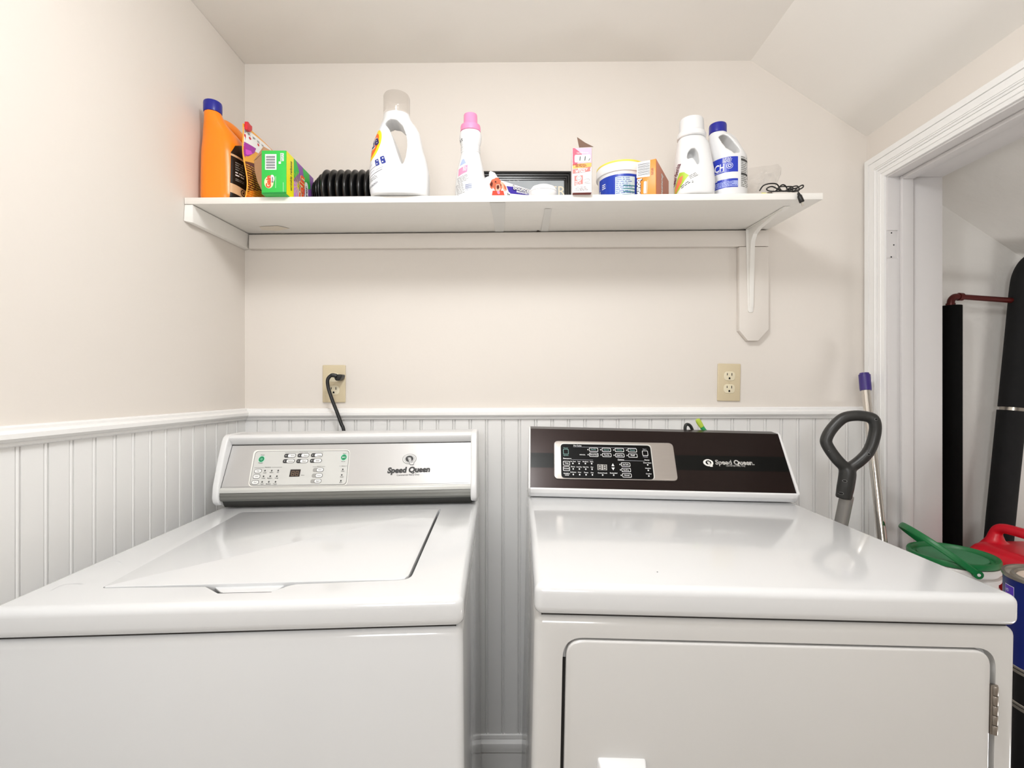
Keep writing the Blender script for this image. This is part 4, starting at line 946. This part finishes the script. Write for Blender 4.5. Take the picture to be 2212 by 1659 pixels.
d = Dec(bs, (0, 0, -.0), (1, 0, 0), (0, -1, 0)); d.rect(.001, -.054, bw-.001, -.0005, MAR, 1); d.done('bottom_print', label='dark red bottom edge')
f3 = [bs.matrix_world.inverted() @ P(*p) for p in [(1251, 318.5, 1.2145), (1282, 317, 1.216), (1264, 308, 1.218), (1246.5, 296, 1.222)]]
m_ = M(); m_.loft([f3, [p+V((0, .0009, 0)) for p in f3]]); m_.done('top_flap', BRF, bs, smooth=False)
# 11 tub
TBL = mat('tub_blue', '1C3FB0', .35, vary=.03); TWH = mat('tub_white', 'F1F0EF', .35); TYL = mat('tub_yellow', 'F6E35A', .4); TPR = mat('tub_pale_print', 'CDE3E6', .5)
tub = on_shelf('powder_tub', .30, 1.380, 'round white tub with blue label and yellow lid rim behind orange carton', 'tub')
m_ = M(); m_.lathe([(.055, .0), (.0585, .002), (.0600, .010), (.0655, .090), (.0672, .0935), (.0672, .097)], n=56); tme = m_.mesh('tub'); put('pail', tme, TWH, tub, ang=50)
lid_ = M().lathe([(.0672, .094), (.0705, .0945), (.0712, .097), (.0708, .1165), (.0695, .1180)], n=56).done('lid', TWH, tub, ang=40)
M().lathe([(.0697, .1175), (.0704, .1185), (.0700, .1225), (.0670, .1238), (.062, .1225), (.062, .1175)], n=56).done('lid_rim', TYL, lid_, ang=40)
d = wrap_dec(tub, tme, 0, 0, .045, (.12, 1), cell=.006)
d.poly([(-.062, -.043), (.062, -.043), (.062, .041), (-.062, .041)], TBL, 1)
d.rect(-.022, -.042, .030, .034, TPR, 2); d.micro(-.020, .030, .048, 14, .0050, TBL, 3, seed=8, th=.3)
for k in range(4): d.rect(-.001, .008-k*.008, .030, .0105-k*.008, mat('teal_ink', '2F7F8A', .5), 4)
d.micro(-.055, .022, .010, 3, .005, INKW, 2)
d.done('label', label='royal blue label with pale text block')
# 12 orange carton
OB = mat('carton_orange', 'F08A22', .4, vary=.03); OBS = mat('carton_side', 'D9876A', .45, vary=.05)
oc = on_shelf('dryer_sheet_carton', .358, 1.24, 'orange dryer sheet carton with striped barcode and white lettering beside blue-labelled tub', 'box', rz=math.atan2(.136, .075)-math.pi/2)
oL, oW, oh = .155, .0486, .0958
M().box(-oW, 0, 0, 0, oL, oh, bev=.001).done('carton', OB, oc)
d = Dec(oc, (0, 0, 0), (1, 0, 0), (0, 0, 1))
d.ppoly([(1376.5, 351), (1404.5, 346), (1403.5, 381), (1375, 384.5)], INKW, 1)
for k in range(13): d.line(d.px(1378, 356+k*1.95), d.px(1403.3, 352+k*1.95), .0009 if k % 3 else .0015, BARC, 2)
d.text('bounce', *d.px(1385.5, 415), .052, .012, INK, rot=-math.pi/2, bold=.10, layer=3) if False else d.text('bounce', d.px(1376.5, 384)[0], d.px(1376.5, 388)[1], .052, .0125, INK, rot=-math.pi/2, bold=.10, layer=3)
d.text('bounce', d.px(1376.5, 384)[0]+.0006, d.px(1376.5, 388)[1], .052, .0115, INKW, rot=-math.pi/2, bold=.035, layer=4)
d.ppoly([(1391, 392), (1397, 391.5), (1396, 418), (1390, 418)], INKW, 1, .002); d.line(d.px(1399.3, 389), d.px(1397.5, 419), .0006, INKW)
d.micro(d.px(1410, 363)[0], d.px(1410, 363)[1], .022, 2, .003, MAR, 2, rot=-math.pi/2)
d.done('front_print', label='barcode panel and rotated white lettering')
d = Dec(oc, (0, 0, 0), (0, 1, 0), (0, 0, 1)); d.rect(.001, .001, oL-.001, oh-.001, OBS, 1); d.text('bounce', .060, oh-.014, .07, .022, INKW, rot=-math.pi/2, bold=.05, layer=2)
d.done('side_print', label='muted orange side')
# 13 white jug with tall white cap
wj = on_shelf('detergent_jug', P(1499.5, 400, 1.262).x, 1.262, 'plain white detergent jug with white ribbed cap and fruit label', 'jug')
k_ = 1/840; cxp = 1499.5
secs = [(.0, 1461, 1536, .074, 3), (.003, 1459, 1539, .078, 3), (.03, 1458.5, 1540.5, .080, 3), (.07, 1458.5, 1539, .080, 2.8), (.095, 1458.5, 1535, .078, 2.7), (.125, 1461, 1532, .072, 2.5), (.145, 1463, 1529, .066, 2.4), (.157, 1465, 1524, .060, 2.2), (.163, 1467, 1521, .055, 2)]
m_ = M(); m_.loft([ring(((a_+b_)/2-cxp)*k_, 0, z*.95, (b_-a_)*k_, wy, e) for z, a_, b_, wy, e in secs])
hp = [(1482, 330), (1484, 318), (1491, 311), (1499, 311), (1505, 318), (1507, 331), (1506, 343), (1501, 334), (1494, 327), (1488, 326)]
hl = M(); hl.prism([((x-cxp-8)*k_, (418-(y-311)*1.35-322)*k_) for x, y in hp], -.1, -.006, 'y')
me = organic(m_, hl, voxel=.0022, smooth=7); put('bottle', me, WHB, wj, ang=60)
m_ = M(); m_.lathe([(.0335, .152), (.0358, .154), (.0358, .163), (.0335, .1675), (.0318, .169)], (1493.5-cxp)*k_, 0, n=48)
secs = []
for z, r_ in ((.167, .0315), (.171, .0312), (.199, .0302), (.202, .0290)):
    secs.append([V(((1493.5-cxp)*k_+(r_-(.0007 if i % 2 else 0))*math.cos(2*math.pi*i/72), (r_-(.0007 if i % 2 else 0))*math.sin(2*math.pi*i/72), z)) for i in range(72)])
m_.loft(secs); m_.done('cap', WHB, wj, ang=40)
LEAF = mat('leaf_green', 'A9C63A', .5); PCH = mat('peach_print', 'E8805A', .5); WINE = mat('wine_ink', '6E3C48', .5)
d = wrap_dec(wj, me, -.030, -.020, .055, (.55, .85), cell=.005)
d.ly = 1
d.poly([(-.030, -.052), (-.012, -.040), (.012, -.010), (.0, .0), (-.012, .002), (-.030, -.030)], LEAF, 1); d.poly([(-.026, -.045), (-.006, -.026), (-.002, -.008), (-.012, -.010), (-.026, -.032)], PCH, 2)
d.text('Gardenia', -.028, -.022, .050, .014, WINE, rot=1.15, bold=.02, layer=2)
d.micro(.012, -.014, .022, 3, .0035, INKG, 1, rot=.5); d.micro(-.008, -.037, .030, 2, .004, INK, 1, rot=.5); d.text('2', .018, -.030, .004, .005, INK, layer=2)
d.done('label', label='wine lettering and fruit print')
# 14 bleach
bl = on_shelf('bleach_bottle', P(1572, 400, 1.292).x, 1.292, 'white bleach bottle with blue cap and blue label, rightmost on shelf', 'bottle')
k_ = 1/813; cxp = 1572; b0 = 435
R39 = 39
secs = [(.0, 1534, 1610, .090, 2), (.004, 1533, 1611, .094, 2), (.100, 1533, 1611, .094, 2), (.104, 1534.5, 1609.5, .092, 2), (.110, 1533, 1611, .094, 2), (.120, 1533, 1609, .092, 2.1), (.135, 1533, 1603, .078, 2.2), (.150, 1532, 1598, .064, 2.2),
        (.165, 1531, 1591, .055, 2.1), (.176, 1531, 1582, .048, 2), (.184, 1532, 1572, .042, 2), (.190, 1533.5, 1568, .042, 2)]
m_ = M(); m_.loft([ring(((a_+b_)/2-cxp)*k_, 0, z*.96, (b_-a_)*k_, wy, e) for z, a_, b_, wy, e in secs])
m_.tube(spline([((x-cxp)*k_, 0, (b0-y)*k_*.96) for x, y in [(1562, 290), (1572, 288), (1583, 296), (1590, 308), (1595, 322), (1600, 336), (1596, 350)]], 6), .0105, n=12, flat=.010)
hp = [(1545, 302), (1555, 297), (1564, 301), (1574, 315), (1583, 334), (1582, 344), (1570, 346), (1556, 332)]
hl = M(); hl.prism([((x-cxp)*k_, (b0-y)*k_) for x, y in hp], -.1, .1, 'y')
hl2 = [(1538, 301), (1553, 297), (1565, 316), (1580, 331), (1560, 335), (1540, 338), (1534, 325)]
me = organic(m_, hl, voxel=.0022, smooth=5); put('bottle', me, WHB, bl, ang=60)
BLUB = mat('bleach_blue', '1E35B0', .35, vary=.03)
M().lathe([(.0205, .1795), (.0222, .181), (.0222, .201), (.0212, .2045), (.0190, .2055)], (1550.5-cxp)*k_, 0, n=44).done('cap', BLUC, bl, ang=40)
d = wrap_dec(bl, me, 0, 0, .05, (.40, .92), cell=.006)
yq = lambda y: (b0-y)*k_-.05
d.rect(-.062, yq(385), .024, yq(353), BLUB, 1); d.rect(-.062, yq(417), .024, yq(399), BLUB, 1); d.rect(-.060, yq(415), .0235, yq(403.5), mat('bleach_pale', '9AA6DE', .5), 2)
d.text('BLEACH', -.068, yq(380.5), .060, .018, INKW, bold=.02, layer=3, shear=.05); d.line((-.05, yq(384)), (-.008, yq(382)), .001, INKW, 3)
d.disc(.0045, yq(372), .0078, .0078, INKW, 3); d.disc(.0045, yq(372), .0068, .0068, BLUB, 4); d.disc(.0045, yq(372), .0042, .0042, INKW, 5); d.disc(.0045, yq(372), .0026, .0026, BLUB, 6)
d.micro(-.012, yq(356), .026, 4, .0032, INKW, 3, seed=4); d.micro(-.045, yq(401), .026, 1, .004, INKW, 3); d.micro(-.05, yq(405), .072, 4, .0034, BLUB, 3, seed=12)
d.micro(.031, yq(354), .016, 17, .0047, INKG, 1, seed=3, th=.6)
for y in (358, 387): d.rect(.031, yq(y+3), .046, yq(y-1), INK, 2)
d.done('label', label='royal blue label with white capitals')
# 15 crumpled clear bag
bg = on_shelf('plastic_bag', P(1650, 400, 1.33).x, 1.33, 'crumpled clear plastic bag lying to the right of the bleach bottle', 'bag')
FILM = film('clear_film', (.982, .98, .978, 1), .022)
inv = bg.matrix_world.inverted()
outl_ = [(1608, 366), (1625, 362), (1655, 358), (1662, 358), (1680, 354), (1688, 362), (1687, 376), (1680, 392), (1674, 402), (1671, 412)]
bot_ = [(1608, 430), (1615, 430), (1625, 430), (1632, 430), (1640, 430), (1650, 430), (1656, 430), (1661, 430), (1667, 430), (1673, 430)]
m_ = M(); rows = []
for side, yo in ((0, 1.30), (1, 1.365)):
    for k in range(9):
        t = k/8; r_ = []
        for i, (a_, b_) in enumerate(zip(outl_, bot_)):
            yy = yo*(t)+1.335*(1-t)+.018*math.sin(i*2.3+k*1.1+side)*t*(1-t)*3
            r_.append(P(a_[0]*(1-t)+b_[0]*t, a_[1]*(1-t)+b_[1]*t, yy))
        rows.append(r_)
for s_ in (rows[:9], rows[9:]):
    for k in range(8):
        for i in range(9):
            z_ = lambda p: inv @ V((p.x, p.y, max(p.z, zs(p.x, p.y)+.001)))
            m_.face([z_(s_[k][i]), z_(s_[k][i+1]), z_(s_[k+1][i+1]), z_(s_[k+1][i])])
bmesh.ops.remove_doubles(m_.bm, verts=m_.bm.verts, dist=.0008)
m_.done('film', FILM, bg, ang=50)
# 16 tangled cable with barrel plug
CAB = mat('cable_black', '0D0C0C', .4)
cb = on_shelf('power_cable', P(1700, 400, 1.262).x, 1.262, 'tangled thin black cable with its barrel plug hanging over the shelf edge', 'cable')
inv = cb.matrix_world.inverted(); rnd = random.Random(5)
pts = []
for x, y, Y in [(1641, 412, 1.262), (1649, 401, 1.262), (1664, 396.5, 1.268), (1678, 398, 1.272), (1683, 407, 1.275), (1676, 412, 1.25), (1688, 400, 1.25), (1696, 401, 1.252), (1700, 410, 1.27), (1690, 413, 1.28), (1684, 404, 1.29),
                (1700, 403, 1.262), (1712, 404, 1.265), (1710, 413, 1.25), (1698, 412, 1.244), (1708, 405, 1.262), (1722, 402, 1.268), (1726, 411, 1.258), (1712, 414, 1.248), (1703, 408, 1.255), (1718, 407, 1.25),
                (1733, 400, 1.252), (1735, 404, 1.248), (1727, 409, 1.246), (1715, 413, 1.246), (1722, 406, 1.262), (1704, 411, 1.262), (1688, 412, 1.255), (1668, 403, 1.258), (1656, 408, 1.258), (1664, 413, 1.25), (1690, 413, 1.244),
                (1708, 413, 1.240), (1719, 412, 1.236), (1724, 413.5, 1.226), (1724.5, 418, 1.216)]:
    p = P(x, y, Y); p.z = max(p.z, zs(p.x, min(max(p.y, YSF), YB))+.0022) if Y > 1.2225 else p.z
    pts.append(inv @ p)
M().tube(spline(pts, 7), .00165, n=8).done('cord', CAB, cb, ang=80)
a_, b_ = inv @ P(1724.5, 417, 1.216), inv @ P(1732.5, 437, 1.2145); c_ = inv @ P(1735, 444.5, 1.214)
pg = M(); pg.tube([a_, a_.lerp(b_, .25), a_.lerp(b_, .3), a_.lerp(b_, .95), b_], [.0028, .0040, .0055, .0060, .0050], n=16); pg = pg.done('barrel_plug', CAB, cb, ang=50)
M().tube([b_.lerp(a_, .05), b_.lerp(c_, .75), b_.lerp(c_, .76), c_], [.0026, .0026, .0031, .0031], n=16).done('plug_tip', CHR, pg, ang=40)
YC_ = mat('yellow_plastic', 'E8E04A', .4); BC_ = mat('brown_plastic', '4A3626', .4)
p = inv @ P(1652, 414, 1.252); p.z = .005; M().lathe([(.003, -.009), (.0045, -.0085), (.0045, .002), (.0035, .0025), (.0035, .009)], n=12, axis='x').done('connector', YC_, cb, label='yellow connector').location = p
p = inv @ P(1662, 411, 1.256); p.z = .0065; M().lathe([(.004, -.006), (.006, -.005), (.006, .005), (.004, .006)], n=12, axis='x').done('connector', BC_, cb, label='dark brown connector').location = p

# ------------------------------------------------------------------ cords and tools behind the machines
CORD = mat('cord_black', '0C0C0C', .35)
inv = washer.matrix_world.inverted()
pth = [P(727, 812, 1.460), P(716, 811, 1.455), P(708, 820, 1.452), P(709, 836, 1.452), P(717, 862, 1.452), P(729, 893, 1.452), P(737, 915, 1.452), P(743, 935, 1.450)]
e0 = pth[-1]; pth += [e0+V((.004, 0, -.10)), e0+V((.002, -.012, -.25)), e0+V((.0, -.052, -.36))]
cdo = M().tube(spline([inv @ p for p in pth], 8), [.0062]*9+[.0052]*(8*(len(pth)-1)+1-9), n=12).done('power_cord', CORD, washer, ang=80, label='black power cord with angled plug in the left wall outlet')
mt = inv @ Matrix.Translation(P(732, 816, 1.47))
m_ = M(); m_.prism(roundpoly([(-.011, .010, 0), (.012, .010, 0), (.013, .004, 0), (.005, -.009, 0), (-.006, -.009, 0), (-.010, -.002, 0)], .004), -.012, .020, 'y', bev=.003, seg=3, mtx=mt)
m_.done('plug', CORD, cdo)
# small hand tools standing on the deck behind the dryer console
def at_deck(px, Y): 
    return P(px, 838, Y).x
tk = V(local(dryer, 1500, 1000, (0, .688, 0), (0, 1, 0))); 
def behind(px, py, dy=.688): return dryer.matrix_world @ local(dryer, px, py, (0, dy, 0), (0, 1, 0))
dk = lambda p: (dryer.matrix_world @ V(((dryer.matrix_world.inverted() @ p).x, .688, D1))).z
b0_ = behind(1512, 1000); b0_ = V((b0_.x, b0_.y, dk(b0_)+.003))
hk = empty('rubber_handle_tool', b0_, 'small tool with looped black rubber handle poking up behind the dryer console', 'tool')
inv = hk.matrix_world.inverted()
lp_ = [behind(1512, 1035), behind(1500, 950), behind(1494, 925), behind(1487, 917), behind(1481, 919), behind(1480.5, 932), behind(1490, 960), behind(1508, 1035)]
lp_ = [inv @ p for p in lp_]; lp_[0].z = lp_[-1].z = .004; lp_[0].x += .004
M().tube(spline(lp_, 7), .0042, n=12, flat=.0062).done('loop_handle', mat('rubber_dark', '1E2221', .35), hk, ang=80)
b1_ = behind(1550, 1000); b1_ = V((b1_.x, b1_.y, dk(b1_)+.002))
bh_ = empty('scrub_brush', b1_, 'green brush handle with yellow-green tip poking up behind the dryer console', 'brush')
inv = bh_.matrix_world.inverted()
g = [inv @ behind(x, y) for x, y in ((1507, 907), (1511, 914), (1516, 922), (1521, 929), (1528, 938), (1540, 960), (1552, 1000))]; g.append(V((.0, 0, .004)))
GT = mat('tip_green', 'B8D04A', .35); GH = mat('handle_green', '2FA35A', .35)
M().tube(spline(g[2:], 6), [.0062]*4+[.0060]*(6*(len(g)-3)+1-4), n=14, flat=.0052).done('handle', GH, bh_, ang=80)
M().tube([g[0].lerp(g[1], -.25), g[0].lerp(g[1], -.1), g[0].lerp(g[1], .4), g[1], g[2]], [.0035, .0060, .0075, .0075, .0064], n=14, flat=.0060).done('grip_tip', GT, bh_, ang=80)
# snow shovel with D grip
GRP = mat('grip_black', '2C2C2B', .38, bump=.1, bscale=120); ALU = mat('shaft_grey', 'A9A7A3', .38, metal=.6)
Y0 = 1.215
top_, bot_ = P(1829, 1072, 1.218), V((.795, 1.405, .02))
sv = empty('shovel', bot_, 'grey shafted shovel with black D-shaped grip leaning behind right end of the dryer', 'shovel')
inv = sv.matrix_world.inverted()
M().tube([inv @ top_, inv @ (bot_+V((0, 0, .10)))], .0155, n=24).done('shaft', ALU, sv, ang=60)
m_ = M(); m_.tube(spline([inv @ P(1822, 1076, 1.218), inv @ P(1830, 1030, 1.212), inv @ P(1830, 1012, 1.212)], 4), [.0180]*2+[.0190]*4+[.0185]*3, n=24)
m_.tube(spline([inv @ P(*p) for p in [(1828, 1012, 1.212), (1806, 990, 1.215), (1787, 962, 1.222), (1785, 948, 1.224), (1797, 926, 1.222), (1820, 904, 1.218), (1845, 898, 1.212), (1872, 900, 1.206), (1888, 908, 1.200), (1890, 935, 1.200), (1878, 972, 1.202), (1858, 995, 1.206), (1832, 1013, 1.212)]], 6, True), .0135, n=16, closed=True, flat=.0150)
me = organic(m_, voxel=.0022, smooth=4); put('grip', me, GRP, sv, ang=60)
for q_ in ((1884, 905), (1789, 978), (1870, 980), (1825, 1039), (1821, 1067)):
    d = Dec(sv, inv @ V((.8, 1.2, 1)), (1, 0, 0), (0, 0, 1), body=me, far=.2, cell=.003)
    u, v = d.px(*q_); d.disc(u, v, .0036, .0032, INKG, 1, 14); d.disc(u, v, .0030, .0026, BLKM, 2, 14); d.done('screw_hole')
m_ = M(); m_.hexa([(-.10, -.014, -.018), (.10, -.014, -.018), (.10, -.008, -.018), (-.10, -.008, -.018), (-.09, .002, .20), (.09, .002, .20), (.09, .008, .20), (-.09, .008, .20)], bev=.004)
bld = m_.done('blade', GRP, sv); bld.location = (.055, .0, 0)
# mop pole
PUP = mat('purple_cap', '3B2A78', .35)
t_, b_ = P(1867, 806, 1.437), V((.965, 1.16, .03))
mp_ = empty('mop', b_, 'chrome mop pole with purple end cap leaning in the corner by the doorway', 'mop')
inv = mp_.matrix_world.inverted(); dr_ = (t_-b_).normalized()
t2 = P(1870, 842, 1.428)
M().tube([inv @ b_, inv @ t2], .0118, n=28).done('pole', CHR, mp_, ang=60)
M().tube([inv @ (t2-(t_-t2).normalized()*.002), inv @ (t2+(t_-t2)*.06), inv @ (t2+(t_-t2)*.9), inv @ (t2+(t_-t2)*.93), inv @ t_], [.0145, .0150, .0150, .0125, .0120], n=28).done('end_cap', PUP, mp_, ang=40)
M().box(-.02, -.11, -.028, .02, .11, .012, bev=.006).done('mop_head', PUP, mp_)

# ------------------------------------------------------------------ inside the doorway: bench, bucket, gas can, paint cans, pipes
WOOD = mat('bench_wood', '8A6A48', .6, vary=.15, streak=(1, 12, 12))
bn = empty('low_bench', (1.40, 1.275, 0), 'rough wooden bench standing on the closet floor underneath the bucket and red can', 'bench')
zbn = .525
M().box(-.375, -.125, zbn-.025, .30, .125, zbn, bev=.003).done('seat', WOOD, bn)
for x in (-.125, .27):
    for y in (-.10, .10): M().box(x-.018, y-.018, 0, x+.018, y+.018, zbn-.025, bev=.002).done('leg', WOOD, bn)
GRL = mat('lid_green', '14703A', .38, vary=.12, vscale=40); GRLI = mat('lid_green_dusty', '3C7F56', .6, vary=.2, vscale=30); BKT = mat('bucket_white', 'E2DDD8', .45, vary=.06); BKB = mat('bucket_label', '6B2A2E', .5)
bc = V((1.113, 1.240, zbn+.001)); ZT = .800
bk = empty('bucket', bc, 'white plastic pail with green lid and green carry strap beside the doorway jamb', 'bucket')
r = .0905; h = ZT-bc.z
m_ = M(); m_.lathe([(.074, 0), (.077, .003), (.0835, h-.085), (.088, h-.082), (.088, h-.072), (.0845, h-.070), (.085, h-.052), (.0905, h-.050), (.0915, h-.040), (.087, h-.036), (.0872, h-.030), (.0935, h-.028), (.0945, h-.020), (.0925, h-.0155), (.086, h-.0150)], n=64).done('pail', BKT, bk, ang=40)
m_ = M(); m_.lathe([(.086, h-.014), (.0915, h-.013), (.0920, h-.004), (.0900, h), (.0840, h), (.0810, h-.003), (.0790, h-.0095), (.0715, h-.0105), (.0700, h-.0070), (.0, h-.0070)], n=64).done('lid', GRL, bk, ang=40)
M().lathe([(.0, h-.0069), (.0690, h-.0069), (.0690, h-.0064), (.0, h-.0064)], n=48).done('lid_dust', GRLI, bk)
M().lathe([(.0790, .03), (.0838, h-.095)], n=48, caps=False).done('label_band', BKB, bk)
ph = math.radians(-105); A = V((math.cos(ph), math.sin(ph), 0)); vv = V((-A.y*-1*-1, 0, 0))
perp = V((-.966, .26, 0)); path = []
for k in range(25):
    t = math.pi*k/24
    sn = max(0, math.sin(t))**.75; path.append(A*(.102*math.cos(t))+V((-.097*sn, .027*sn, h-.019+.078*sn)))
M().tube(path, .0075, n=8, flat=.0022, up=tuple(A.cross(V((-.108, .030, .083))))).done('carry_strap', GRL, bk, ang=12)
for s_ in (1, -1):
    c_ = A*(.0975*s_)+V((0, 0, h-.019)); n_ = A*s_
    m_ = M(); m_.tube([c_-n_*.005, c_+n_*.006], .0100, n=20); m_ = m_.done('strap_pivot', GRL, bk, ang=50)
    M().tube([c_+n_*.006, c_+n_*.0072], .0036, n=14).done('pivot_pin', BKT, m_, ang=50)
# gas can
GAS = mat('gas_red', 'D8142A', .38, vary=.12, vscale=18, bump=.08)
gz = .788
gc_ = empty('fuel_can', (1.392, 1.286, zbn+.001), 'dusty red plastic fuel can with moulded handle behind the green-lidded pail', 'fuel can')
h = gz-gc_.location.z
m_ = M(); secs = []
for z, s_ in ((0, .94), (.006, .985), (.02, 1), (h-.05, 1), (h-.025, .975), (h-.010, .90), (h, .74)):
    secs.append(ring(0, 0, z, .245*s_, .235*s_, 4.5, 48))
m_.loft(secs)
m_.tube(spline([(-.045, .094, h-.05), (-.045, .092, h-.012), (-.042, .084, h+.022), (-.041, .066, h+.041), (-.040, .02, h+.044), (-.040, -.04, h+.042), (-.040, -.075, h+.030), (-.040, -.085, h-.01), (-.040, -.085, h-.04)], 7), .0135, n=16, flat=.0140)
m_.tube([(-.046, .085, h-.03), (-.043, .076, h+.022)], [.040, .013], n=16)
me = organic(m_, voxel=.0035, smooth=6); put('tank', me, GAS, gc_, ang=70)
# paint cans
CNB = mat('can_blue', '0B1F6E', .35, vary=.05); CNK = mat('can_black', '0B0B0D', .35); TIN = mat('tin_rim', 'B8B2A8', .3, metal=.85, vary=.08); PNT = mat('dried_paint', 'D9C7B8', .6, vary=.08, vscale=30)
def paint_can(z0, z1, label, bodym, top_print=False):
    o = empty('paint_can', (1.118, .998, z0), label, 'can', group='paint cans stacked beside the dryer')
    h = z1-z0-.0012; r = .084
    M().lathe([(r-.004, .0), (r, .001), (r, h-.006), (r-.006, h-.008)], n=56).done('body', bodym, o, ang=40)
    M().lathe([(r-.001, .0), (r+.0018, .001), (r+.0018, .0045), (r-.001, .006)], n=56, caps=False).done('bottom_rim', TIN, o, ang=40)
    M().lathe([(r-.001, h-.007), (r+.0022, h-.006), (r+.0022, h), (r-.003, h), (r-.005, h-.005), (r-.011, h-.006), (r-.013, h-.002), (r-.018, h-.001), (r-.020, h-.007), (0, h-.007)], n=64, caps=False).done('lid', TIN, o, ang=30)
    if top_print: M().lathe([(0, h-.0068), (r-.021, h-.0068), (r-.021, h-.0060), (0, h-.0060)], n=48).done('paint_residue', PNT, o)
    return o
c1 = paint_can(.640, .829, 'blue labelled paint can with beige dried paint on lid, topmost of its stack', CNB, True)
me = c1.children[0].data
d = wrap_dec(c1, me, 0, 0, .095, (1, .1), cell=.008)
d.pill(.0, .0, .001, .001, CNB, 1)
def onr(px, py): return d.px(px, py)
VI2 = mat('violet_sticker', '5A35C0', .4)
d.bm.free()
d = Dec(c1, (-.084, 0, .095), (.30, -.954, 0), (0, 0, 1), body=me, far=.2, cell=.006)
a_ = d.px(2157, 1262); b_ = d.px(2168.5, 1300)
d.rect(a_[0]+.002, a_[1]-.045, a_[0]+.024, a_[1]+.002, INKW, 1); d.rect(a_[0]+.0028, a_[1]-.044, a_[0]+.0232, a_[1]+.001, VI2, 2)
d.text('HD', a_[0]+.005, a_[1]-.012, .007, .006, INKW, layer=3); d.text('80', a_[0]+.005, a_[1]-.025, .010, .009, mat('hot_pink', 'F03A8A', .4), layer=3)
for z in (1322, 1329): d.rect(.02, d.px(2206, z)[1], .12, d.px(2206, z)[1]+.0011, INKW, 1)
d.micro(.03, d.px(2208, 1345)[1], .09, 9, .0060, INKW, 1, seed=2); d.text('INTERIOR', .035, d.px(2208, 1435)[1], .06, .014, INKW, layer=1)
d.done('label', label='navy label with white print')
c2 = paint_can(.566, .640, 'short black tin directly beneath the blue labelled paint can', CNK)
c3 = paint_can(.377, .566, 'black gallon paint can second from the bottom of the stack', CNK)
c4 = paint_can(.0, .188, 'black gallon paint can standing on the floor at the bottom of the stack', CNK)
c5 = paint_can(.188, .377, 'black gallon paint can between two others low in the stack', CNK)
for cc, hh in ((c2, .074), (c3, .189)):
    d = Dec(cc, (-.084, 0, hh/2), (.30, -.954, 0), (0, 0, 1), body=cc.children[0].data, far=.2, cell=.006)
    d.rect(.02, hh*.15, .12, hh*.18, INKW, 1); d.rect(.02, -hh*.20, .12, -hh*.17, INKW, 1); d.line((.03, -hh*.1), (.12, hh*.05), .0015, INKW, 1); d.done('label', label='thin white lines')
# pipes in the closet
FOAM = mat('foam_black', '131314', .8, vary=.3, vscale=30, bump=.3, bscale=60, spec=.3); COP = mat('copper_dark', '541512', .28, metal=.35, vary=.2); BLKP = mat('insulation_black', '040404', .9, vary=.2, spec=.15)
ip = empty('insulated_pipe', (1.349, 1.508, 0), 'straight black insulated riser pipe with dark copper elbow just inside the doorway', 'pipe')
zt_ = P(0, 661, 1.508).z
M().lathe([(.0280, .0), (.0280, zt_), (.010, zt_+.0005)], n=40).done('foam_sleeve', BLKP, ip, ang=40)
zc_ = P(0, 641, 1.508).z; m_ = M()
m_.tube(spline([(0, 0, zt_-.02), (0, 0, zt_+.004), (.003, 0, zc_-.010), (.012, 0, zc_-.001), (.026, 0, zc_), (.032, 0, zc_-.0003)], 6), .0100, n=18)
m_.tube([(.024, 0, zc_), (.036, 0, zc_-.0005)], .0122, n=20); m_.tube([(0, 0, zt_-.004), (0, 0, zt_+.008)], .0122, n=20)
m_.done('elbow', COP, ip, ang=50)
e1 = P(2196, 648.5, 1.508); M().tube([(.030, 0, zc_), (e1.x-1.349-.012, 0, e1.z-.001)], .0082, n=18).done('copper_pipe', COP, ip, ang=60)
YP = 1.505
b_, m2, t_ = P(2161, 1124, YP), P(2186, 880, YP), P(2204, 700, YP)
fp = empty('foam_wrapped_pipe', (P(2155, 1180, YP).x, YP, 0), 'thick leaning black foam wrapped pipe bending right at its top in closet', 'pipe')
inv = fp.matrix_world.inverted()
low = [V((P(2155, 1180, YP).x-.004, YP, 0)), V((P(2155, 1180, YP).x-.004, YP, .60)), P(2156, 1180, YP), b_, m2.lerp(b_, .03)]
M().tube([inv @ p for p in low], .0335, n=32).done('foam_sleeve', FOAM, fp, ang=60)
up_ = [m2, t_, P(2212, 620, YP), P(2219, 590, 1.502), P(2233, 570, 1.495), P(2252, 566, 1.48), (1.60, 1.45, 1.575)]
M().tube([inv @ p for p in spline(up_, 6)], .0325, n=32).done('foam_sleeve', FOAM, fp, ang=60)
M().tube([inv @ m2.lerp(b_, .032), inv @ m2.lerp(t_, .01)], .0285, n=28).done('silver_joint', TIN, fp, ang=60)
